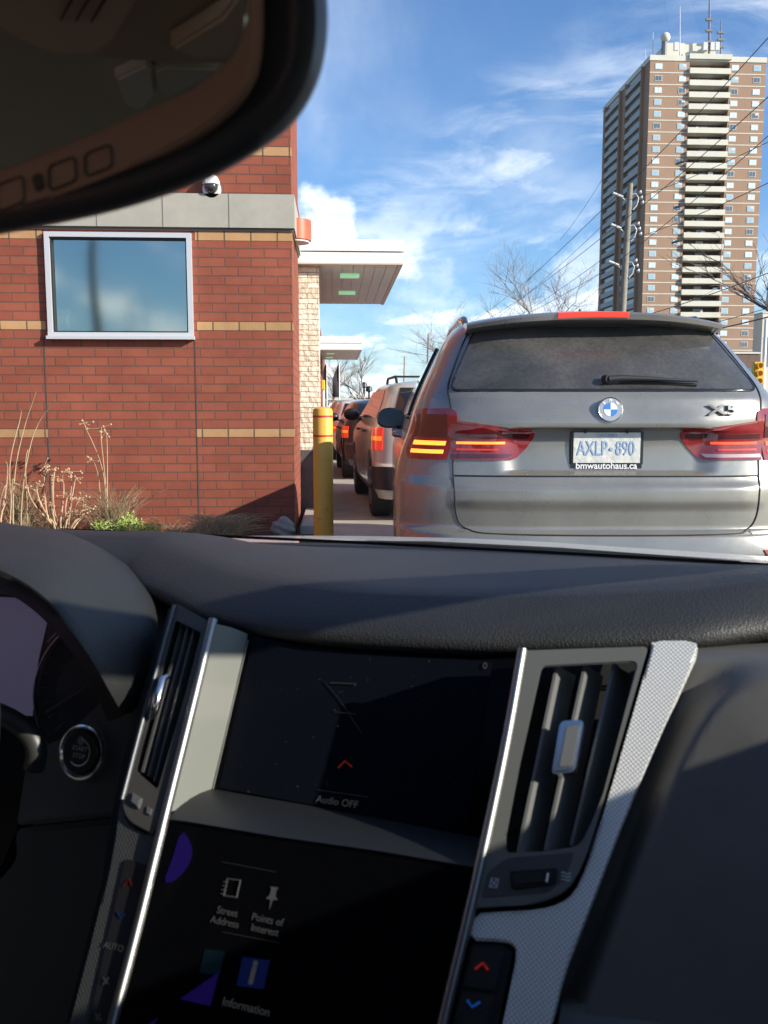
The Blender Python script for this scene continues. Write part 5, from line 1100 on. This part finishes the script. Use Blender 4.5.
pline('warm_mark', [(475, 969), (483, 963), (488, 970)], .0009, em('mark_red', (.8, .04, .03), .12), b1, .0022); pline('cool_mark', [(467, 1000), (472, 1007), (480, 1002)], .0009, em('mark_blue', (.02, .18, .8), .12), b2, .0022)
# --- left vent
vl = slab('vent_cavity', PS, [(168, 610), (208, 622), (160, 800), (128, 785)], -.030, .004, Mdark, car, bev=0); vl.name = 'air_vent'
out_ = round_corners([(176, 603), (210, 622), (190, 705), (163, 817), (153, 835), (128, 822), (121, 806), (138, 735)], [2, 2, 3, 3, 3, 10, 8, 4], 4)
inn_ = round_corners([(176, 621), (201, 633), (183, 702), (158, 786), (156, 788), (140, 774), (137, 770), (150, 716)], [2, 2, 2, 2, 1, 2, 2, 2], 4)
frame_slab('vent_frame', PS, out_, inn_, .003, .024, mat('satin_brown_grey', (.060, .055, .050), .4, .2), vl, bev=.001)
for (a, b, c_, d) in ((182, 622, 142, 772), (188, 625, 148, 776), (194, 628, 154, 781)): fin(a, b, c_, d, -.004, -.02, .003, mat('slat_dark', (.05, .05, .05), .4), vl)
bm = bmesh.new(); tube(bm, [PS.at(168, 676, .004), PS.at(163, 679, .008), PS.at(158, 695, .011), PS.at(155, 708, .010), PS.at(152, 717, .004)], [.0025, .0035, .0045, .0042, .003], 10); link_mesh('vent_knob', bm, M_chrome, vl, smooth=60)
slab('thumbwheel', PS, [(132, 792), (141, 798), (138, 808), (130, 802)], .006, .004, mat('wheel_grey', (.09, .09, .09), .35), vl, bev=.001); slab('thumbwheel_mark', PS, [(147, 806), (152, 809), (150, 815), (146, 813)], .0045, .001, MATS['wheel_grey'], vl, bev=.0003)
bar_px('left_edge', PS, smooth_poly([(175, 606), (158, 668), (140, 735), (123, 800)], 2, False), .002, .0045, .004, mat('edge_dark', (.06, .065, .07), .4, .6), car)
slab('shaded_trim', PS, smooth_poly([(172, 603), (154, 668), (136, 735), (119, 800), (113, 850), (96, 925), (70, 1024), (45, 1110), (92, 1110), (140, 925), (164, 830), (150, 836), (130, 826), (124, 808), (142, 735), (178, 606)], 1), -.001, .014, Mdotd, car, bev=.0015)
hl = slab('climate_panel', PS, round_corners([(124, 858), (150, 866), (137, 925), (90, 1110), (62, 1110), (88, 1020)], [5, 2, 0, 0, 0, 0], 4), .0008, .006, mat('button_gloss', (.010, .010, .012), .3), car, bev=.001)
pline('warm_mark', [(123, 886), (129, 879), (132, 886)], .0007, em('mark_red_dim', (.5, .03, .02), .03), hl, .0014); pline('cool_mark', [(117, 912), (120.5, 918), (125, 914)], .0007, em('mark_blue_dim', (.02, .12, .5), .03), hl, .0014)
ptext('auto_mark', 'AUTO', 113.5, 947, .0065, Mtxt, hl, .0012); 
for (px, py) in ((106, 981), (98, 1017)):
    for k in range(4):
        a = R(45 + 90 * k); pline('fan_mark', [(px, py), (px + 4 * math.cos(a), py + 5 * math.sin(a))], .0010, Mtxd, hl, .0012)
# --- driver side panels, start button
PB = Plane(cY(86, 751, .72), (-.05, -math.sin(R(74)), math.cos(R(74))))
slab('column_panel', PB, [(24, 762), (36, 748), (62, 738), (112, 688), (140, 700), (140, 770), (122, 816), (14, 826)], -.012, .03, Mpan, car, bev=.004, rc=6)
slab('knee_panel', PB, [(12, 829), (118, 818), (112, 870), (92, 940), (66, 1120), (-60, 1120), (-20, 900), (14, 860)], -.016, .03, mat('knee_black', (.045, .045, .042), .6, bump=.3, bscale=1000), car, bev=.005, rc=10)
slab('trim_side', PS, [(168, 606), (150, 660), (128, 740), (112, 800), (100, 880), (60, 1040), (40, 1110), (66, 1110), (120, 860), (150, 760), (174, 610)], -.014, .03, Mdark, car, bev=.003)
cb = PB.at(86, 751.5, -.012); sb = None
bm = bmesh.new(); lathe(bm, cb - PB.n * .004, PB.n, [(0, .0295), (.008, .0295), (.0125, .0275), (.0130, .0255), (.0115, .0235), (.006, .0225), (.006, .001)], 48); sb = link_mesh('start_button', bm, mat('bright_ring', (.85, .85, .84), .16, .85), car, smooth=40)
bm = bmesh.new(); lathe(bm, cb + PB.n * .0025, PB.n, [(0, .0222), (.006, .0222), (.0075, .0205), (.0075, .001)], 40); link_mesh('button_face', bm, mat('button_face_black', (.022, .023, .023), .35), sb, smooth=40)
bm = bmesh.new(); pts = [cb + PB.n * .0104 + (PB.r * math.cos(a) + PB.u * math.sin(a)) * .0135 for a in [R(q) for q in range(-130, 95, 9)]]; tube(bm, pts, .0009, 5); link_mesh('button_ring', bm, mat('ring_silver', (.5, .5, .48), .3, .8), sb, smooth=60)
for s_, dy in (('START', .0035), ('STOP', -.0038)): text('button_text', s_, .0066, Mwm, sb, cb + PB.n * .0103 + PB.u * dy, PB.r, PB.u, ext=.0001)
bm = bmesh.new(); lathe(bm, cb + PB.n * .0100 + PB.u * .0115, PB.n, [(0, .0045), (.0006, .0045)], 16); link_mesh('button_lamp', bm, mat('device_grey2', (.2, .2, .2), .4), sb)
# --- instrument hood
def row3(px, Ys): return [cY(p[0], p[1], y) for p, y in zip(px, Ys)]
nA = 9
A0 = [(-190, 575), (-90, 572), (-40, 574), (-2, 588), (30, 606), (58, 634), (82, 667), (99, 700), (108, 722)]
A1 = [(-190, 562), (-90, 558), (-38, 562), (2, 576), (36, 594), (66, 624), (92, 659), (111, 694), (124, 716)]
A2 = [(-190, 553), (-90, 549), (-35, 552), (6, 566), (42, 585), (73, 615), (99, 651), (119, 688), (131, 713)]
Bk = [(-190, 520), (-90, 512), (-40, 516), (12, 524), (62, 531), (106, 545), (150, 574), (161, 622), (142, 706)]
Z1 = [.60] * 6 + [.61, .63, .66]; Z0 = [.72] * 9; ZB = [.90, .90, .90, .92, .95, .98, .90, .775, .71]
def sm(r): return [Vector(q) for q in smooth_poly([tuple(v) for v in r], 2, False)]
rA0, rA1, rA2, rB = sm(row3(A0, Z0)), sm(row3(A1, Z1)), sm(row3(A2, [z + .01 for z in Z1])), sm(row3(Bk, ZB))
rA1b = [a.lerp(b, .5) + Vector((0, -.004, .002)) for a, b in zip(rA1, rA2)]
mid = []
for t in (.2, .4, .6, .8):
    mid.append([a.lerp(b, t) + Vector((.010, 0, .012)) * math.sin(math.pi * t) for a, b in zip(rA2, rB)])
back = [p + Vector((.01, .12, -.03)) for p in rB]; back2 = [p + Vector((.02, .3, -.14)) for p in rB]
bm = bmesh.new(); grid(bm, [rA0, [a.lerp(b, .5) for a, b in zip(rA0, rA1)], rA1, rA1b, rA2] + mid + [rB, back, back2]); link_mesh('instrument_hood', bm, Mdash2, car, smooth=70)
PC = Plane((-.6, .78, 1.0), (.10, -math.sin(R(72)), math.cos(R(72))))
ic = slab('instrument_cluster', PC, [(-200, 575), (45, 598), (80, 640), (108, 700), (122, 790), (-200, 790)], 0, .01, mat('cluster_black', (.006, .006, .008), .25), car, bev=0)
slab('cluster_display', PC, [(-200, 585), (52, 600), (38, 660), (32, 716), (-200, 700)], .002, .001, mat('display_violet', (.05, .047, .075), .25, emit=(.10, .09, .16), es=.22), ic, bev=0)
def pcl(name, pts, r, m, off=.004): bm = bmesh.new(); tube(bm, [PC.at(*p, off) for p in smooth_poly(pts, 2, False)], r, 6); return link_mesh(name, bm, m, ic, smooth=60)
Mring = mat('gauge_ring', (.32, .32, .33), .3, .8)
pcl('gauge_ring', [(67, 629), (50, 645), (38, 668), (33, 693), (36, 720), (47, 744)], .0012, Mring, .012); pcl('gauge_ring', [(66, 626), (56, 633), (48, 642)], .0008, Mring, .012)
slab('gauge_dial', PC, smooth_poly([(70, 628), (50, 648), (38, 680), (38, 716), (50, 748), (120, 760), (120, 640)], 1), .006, .004, mat('dial_black', (.010, .010, .012), .5), ic, bev=0)
slab('gauge_face', PC, smooth_poly([(78, 650), (60, 672), (54, 700), (60, 728), (110, 730), (110, 650)], 1), .010, .002, mat('dial_grey', (.03, .03, .038), .4), ic, bev=0)
pcl('gauge_needle', [(45, 713), (66, 700), (86, 687)], .0011, mat('needle_grey', (.10, .10, .10), .5), .016)
for k in range(7):
    t = k / 6; a = R(130 + 95 * t); cx_, cy_ = 88, 690; pcl('dial_tick', [(cx_ + 46 * math.cos(a), cy_ - 58 * math.sin(a)), (cx_ + 38 * math.cos(a), cy_ - 48 * math.sin(a))], .0006, MATS['needle_grey'], .013)
bm = bmesh.new(); tube(bm, [cY(*p, .66) for p in smooth_poly([(-120, 700), (-30, 704), (8, 716), (30, 733), (38, 750), (34, 768)], 2, False)], .010, 10); link_mesh('cluster_lip', bm, mat('lip_grey', (.03, .03, .028), .45), car, smooth=60)
slab('column_shroud', PB, [(-120, 722), (6, 728), (28, 760), (20, 830), (-10, 900), (-120, 900)], -.05, .02, Mdark, car, bev=.004)
sw = cY(-30, 795, .46); sc_ = sw + Vector((-.186, .0, 0)); su = Vector((0, .38, .925)); sr = Vector((1, 0, 0))
bm = bmesh.new(); tube(bm, [sc_ + sr * math.cos(2 * math.pi * k / 64) * .186 + su * math.sin(2 * math.pi * k / 64) * .186 for k in range(64)], .014, 12, close=True); swo = link_mesh('steering_wheel', bm, mat('wheel_leather', (.014, .014, .014), .5, bump=.2, bscale=800), car, smooth=60)
bm = bmesh.new(); lathe(bm, sc_ - Vector((0, -.01, 0)), (0, -.925, .38), [(0, .08), (.03, .075), (.045, .05), (.05, .01)], 32); link_mesh('airbag_cover', bm, Mdark, swo, smooth=50)
bm = bmesh.new(); tube(bm, [sc_ + sr * .05, sc_ + sr * .178 - su * .0], [.02, .012], 8); tube(bm, [sc_ - sr * .05, sc_ - sr * .178], [.02, .012], 8); tube(bm, [sc_ - su * .04, sc_ - su * .178], [.02, .012], 8); link_mesh('spokes', bm, Mdark, swo, smooth=50)
# --- passenger side panel
P2 = tilt(56, .70, 1.07)
arc = [(1000, 660), (860, 650), (768, 656), (735, 664), (703, 684), (678, 718), (656, 760), (636, 812), (622, 850), (560, 1010), (500, 1160)]
arc = smooth_poly(arc, 2, False)
def darc(px, py):
    best = 1e9; s_ = 1
    for a, b in zip(arc, arc[1:]):
        ax, ay, bx_, by_ = *a, *b; L2 = (bx_ - ax) ** 2 + (by_ - ay) ** 2; t = max(0, min(1, ((px - ax) * (bx_ - ax) + (py - ay) * (by_ - ay)) / L2)); d = math.hypot(px - ax - t * (bx_ - ax), py - ay - t * (by_ - ay))
        if d < best: best = d; s_ = (bx_ - ax) * (py - ay) - (by_ - ay) * (px - ax)
    return best if s_ < 0 else -best
lft = [(618, 672), (645, 668), (740, 636), (865, 597), (905, 572), (1022, 530), (1110, 505), (1200, 480)]
bm = bmesh.new(); rows = []
for j_ in range(0, 95):
    py = 626 + j_ * 6; xl_ = lin(lft, py); r = []
    for i in range(0, 80):
        px = xl_ + i * 6.5; d = darc(px, py); off = -.022 + .026 * sstep(-2, 26, d) + .00009 * min(max(d, 0), 120)
        off -= .11 * sstep(662, 630, py) + .012 * sstep(14, 0, px - xl_)
        r.append(P2.at(px, py, off))
    rows.append(r)
# keep only the area right of the silver trim
grid(bm, rows); link_mesh('passenger_panel', bm, Mpan, car, smooth=70)
bm = bmesh.new(); G = []
for i in range(30):
    px = 560 + i * 16; py = 1012 - (px - 640) * .045; p = P2.at(px, py, .006); G.append([p - PS.n * .02 + U * .012, p + U * .006, p, p - U * .004 + PS.n * .004, p - U * .03 + PS.n * .022])
grid(bm, G); link_mesh('glovebox_lip', bm, mat('lip_charcoal', (.07, .07, .065), .5, bump=.2, bscale=1000), car, smooth=60)
# --- cabin shell
Mhl = mat('headliner', (.62, .57, .46), .9, bump=.2, bscale=300, var=.06, vscale=6); Mdoor = mat('door_trim_dark', (.03, .03, .03), .6)
ZR = 1.50; BELT = 1.222; XR = .47; XL = -1.05
def sh(name, bxs, m):
    bm = bmesh.new()
    for b in bxs: bx(bm, *b)
    return link_mesh(name, bm, m, car)
sh('headliner', [(XL + .08, XR - .06, -1.9, .25, ZR, ZR + .03)], Mhl)
sh('roof_side_trim', [(XL - .02, XL + .09, -1.9, -.02, 1.31, ZR - .002), (XL - .02, XL + .05, -.80, -.30, BELT - .06, 1.309)], Mhl)
sh('roof_skin', [(XL + .06, XR - .04, -1.95, .27, ZR + .035, ZR + .05)], MATS['pearl_silver_paint'])
bm = bmesh.new(); bx(bm, XR, XR + .10, -1.9, 1.22, .3, BELT); bmesh.ops.bevel(bm, geom=bm.edges[:], offset=.01, segments=2, affect='EDGES'); link_mesh('door', bm, Mdoor, car, smooth=40)
bm = bmesh.new(); bx(bm, XL - .10, XL, -1.9, .70, .3, BELT - .05); bmesh.ops.bevel(bm, geom=bm.edges[:], offset=.01, segments=2, affect='EDGES'); link_mesh('door', bm, Mdoor, car, smooth=40)
for sg, xb, xt in ((1, XR + .03, XR - .06), (-1, XL - .03, XL + .08)):
    bm = bmesh.new(); tube(bm, [(xb + sg * (.10 if sg > 0 else .26), 1.32, 1.04), (xb + sg * (.04 if sg > 0 else .16), 1.0, 1.31), (xb - sg * .01, .66, 1.46), (xt, .26, 1.55), (xt, -.4, 1.53), (xt, -1.2, 1.50), (xb - sg * .02, -1.9, 1.3)], .035, 10); link_mesh('roof_pillar', bm, Mhl, car, smooth=60)
    bm = bmesh.new(); tube(bm, [(xb, -.42, BELT - .02), (xt, -.40, 1.52)], .045, 10); link_mesh('middle_pillar', bm, Mhl, car, smooth=60)
    bm = bmesh.new(); grid(bm, [[(xb + sg * .0, 1.15, BELT - .02), (xb, -1.7, BELT - .02)], [(xt, .1, 1.51), (xt, -1.4, 1.50)]]); link_mesh('side_glass', bm, thin_glass('side_glass_clear', (.93, .95, .94), .5), car)
sh('floor', [(XL, XR, -1.9, 1.2, .22, .27)], Mdoor); sh('rear_bulkhead', [(XL, XR, -1.9, -1.8, .3, 1.18)], Mdoor); sh('firewall', [(XL, XR, 1.15, 1.2, .27, 1.02)], M_black)
for xc in (-.62, .10):
    bm = bmesh.new(); bx(bm, xc - .25, xc + .25, -.62, -.05, .45, .62); bx(bm, xc - .25, xc + .25, -.80, -.62, .55, 1.17); bmesh.ops.bevel(bm, geom=bm.edges[:], offset=.04, segments=3, affect='EDGES'); st = link_mesh('seat', bm, mat('seat_leather', (.14, .13, .11), .6), car, smooth=50)
    bm = bmesh.new(); bx(bm, xc - .13, xc + .13, -.82, -.72, 1.20, 1.38); bmesh.ops.bevel(bm, geom=bm.edges[:], offset=.035, segments=3, affect='EDGES'); link_mesh('headrest', bm, MATS['seat_leather'], st, smooth=50)
PM = Plane(cY(325, 30, .265), (-.20, -.98, .0))
def inset(pts, d):
    n = len(pts); out = []
    ar = sum(pts[i][0] * pts[(i + 1) % n][1] - pts[(i + 1) % n][0] * pts[i][1] for i in range(n)); sg = 1 if ar > 0 else -1
    for i in range(n):
        a, b = pts[i - 1], pts[(i + 1) % n]; tx_, ty_ = b[0] - a[0], b[1] - a[1]; l = math.hypot(tx_, ty_) or 1; out.append((pts[i][0] - sg * ty_ / l * d, pts[i][1] + sg * tx_ / l * d))
    return out
mo_ = smooth_poly([(-330, 250), (-200, 262), (-100, 252), (0, 235), (88, 218), (135, 206), (180, 191), (224, 173), (268, 146), (297, 122), (319, 84), (328, 42), (328, -5), (318, -60), (290, -105), (220, -128), (60, -130), (-200, -118), (-330, -105), (-400, -40), (-420, 80), (-390, 200)], 2)
bm = bmesh.new(); R_ = []
for d, o in ((60, -.040), (25, -.036), (8, -.026), (0, -.014), (3, -.006), (12, -.001), (26, .001), (36, -.001), (42, -.004)):
    R_.append([bm.verts.new(PM.at(*p, o)) for p in inset(mo_, d)])
for a, b in zip(R_, R_[1:]):
    for k in range(len(a)): bm.faces.new((a[k], a[(k + 1) % len(a)], b[(k + 1) % len(a)], b[k]))
bm.faces.new(R_[0]); bm.faces.new(R_[-1]); mir = link_mesh('rear_view_mirror', bm, mat('mirror_housing', (.042, .044, .050), .45, bump=.1, bscale=600), car, smooth=60)
slab('mirror_bezel', PM, [(-330, 215), (-200, 245), (-60, 226), (0, 212), (46, 200), (112, 175), (178, 145), (222, 115), (248, 82), (256, 44), (256, -20), (246, -66), (-330, -70)], .0012, .004, mat('brown_bezel', (.48, .26, .175), .4), mir, bev=.001, it=1)
gl = slab('mirror_glass', PM, [(-320, 190), (-180, 215), (-60, 190), (0, 170), (66, 145), (133, 115), (180, 95), (216, 73), (238, 48), (248, 12), (246, -40), (236, -62), (-320, -62)], .0020, .002, mat('mirror_silver', (.86, .86, .82), .02, 1), mir, bev=.0002, it=1)
Mout = mat('button_outline', (.035, .020, .015), .5)
for (px, py, w, h) in ((10, 193, 26, 26), (62, 173, 26, 24), (98, 160, 26, 22)):
    bm = bmesh.new(); q = round_corners([(px - w / 2, py - h / 2 + 5), (px + w / 2, py - h / 2 - 5), (px + w / 2 + 2, py + h / 2 - 5), (px - w / 2 + 1, py + h / 2 + 6)], 6, 4); tube(bm, [PM.at(a, b, .0014) for a, b in q], .0005, 5, close=True); link_mesh('mirror_button', bm, Mout, mir, smooth=60)
bm = bmesh.new(); prism(bm, [PM.at(a, b, .0018) for a, b in round_corners([(31, 176), (40, 172), (44, 187), (36, 193)], 4, 3)], PM.n, .002); link_mesh('sensor_window', bm, M_black, mir)
bm = bmesh.new(); c_ = PM.at(-60, 60, -.035); tube(bm, [c_, c_ + Vector((.01, .05, .03)), c_ + Vector((.01, .07, .06))], [.018, .015, .03], 12); link_mesh('mirror_mount', bm, M_black, mir, smooth=60)

def refl(px, py, z=ZR - .012):
    p = PM.at(px, py); d = (p - O).normalized(); r = d - PM.n * 2 * d.dot(PM.n); return p + r * ((z - p.z) / r.z)
def rslab(name, px, z, th, m, parent, it=0):
    pts = [refl(a, b, z) for a, b in px]; bm = bmesh.new(); prism(bm, pts, Vector((0, 0, -1)), th, .002); return link_mesh(name, bm, m, parent, smooth=40)
oc = rslab('overhead_console', [(-60, -10), (20, 40), (60, 58), (100, 57), (118, 45), (150, -5), (150, -40), (-60, -60)], ZR - .022, .02, mat('console_tan', (.85, .60, .42), .7), car)
for k in range(3):
    o_ = 15 * k; rslab('console_slot', [(63 + o_, 24 + k), (69 + o_, 27 + k), (84 + o_ * 1.1, 0), (78 + o_ * 1.1, -2)], ZR - .0235, .002, M_black, oc)
rslab('overhead_liner', [(98, 60), (180, 66), (232, 66), (250, 30), (250, -40), (140, -40), (105, 40)], ZR - .012, .01, mat('liner_tan', (.62, .48, .35), .8), car)
rslab('sun_visor', [(176, 52), (225, 22), (250, -10), (250, 40), (236, 62), (205, 62)], ZR - .024, .01, mat('visor_tan', (.75, .60, .45), .8), car)
rslab('mirror_patch', [(120, 82), (150, 68), (158, 72), (160, 98), (146, 112), (130, 108)], ZR - .010, .008, mat('trim_pale', (.8, .78, .70), .7), car)  # pale patch added on the headliner to give a light shape in the mirror
rslab('mirror_patch_wide', [(158, 74), (168, 70), (232, 72), (215, 84), (172, 100), (164, 96)], ZR - .011, .008, mat('trim_pale2', (.7, .66, .56), .7), car)  # second pale patch, added for the mirror image alone
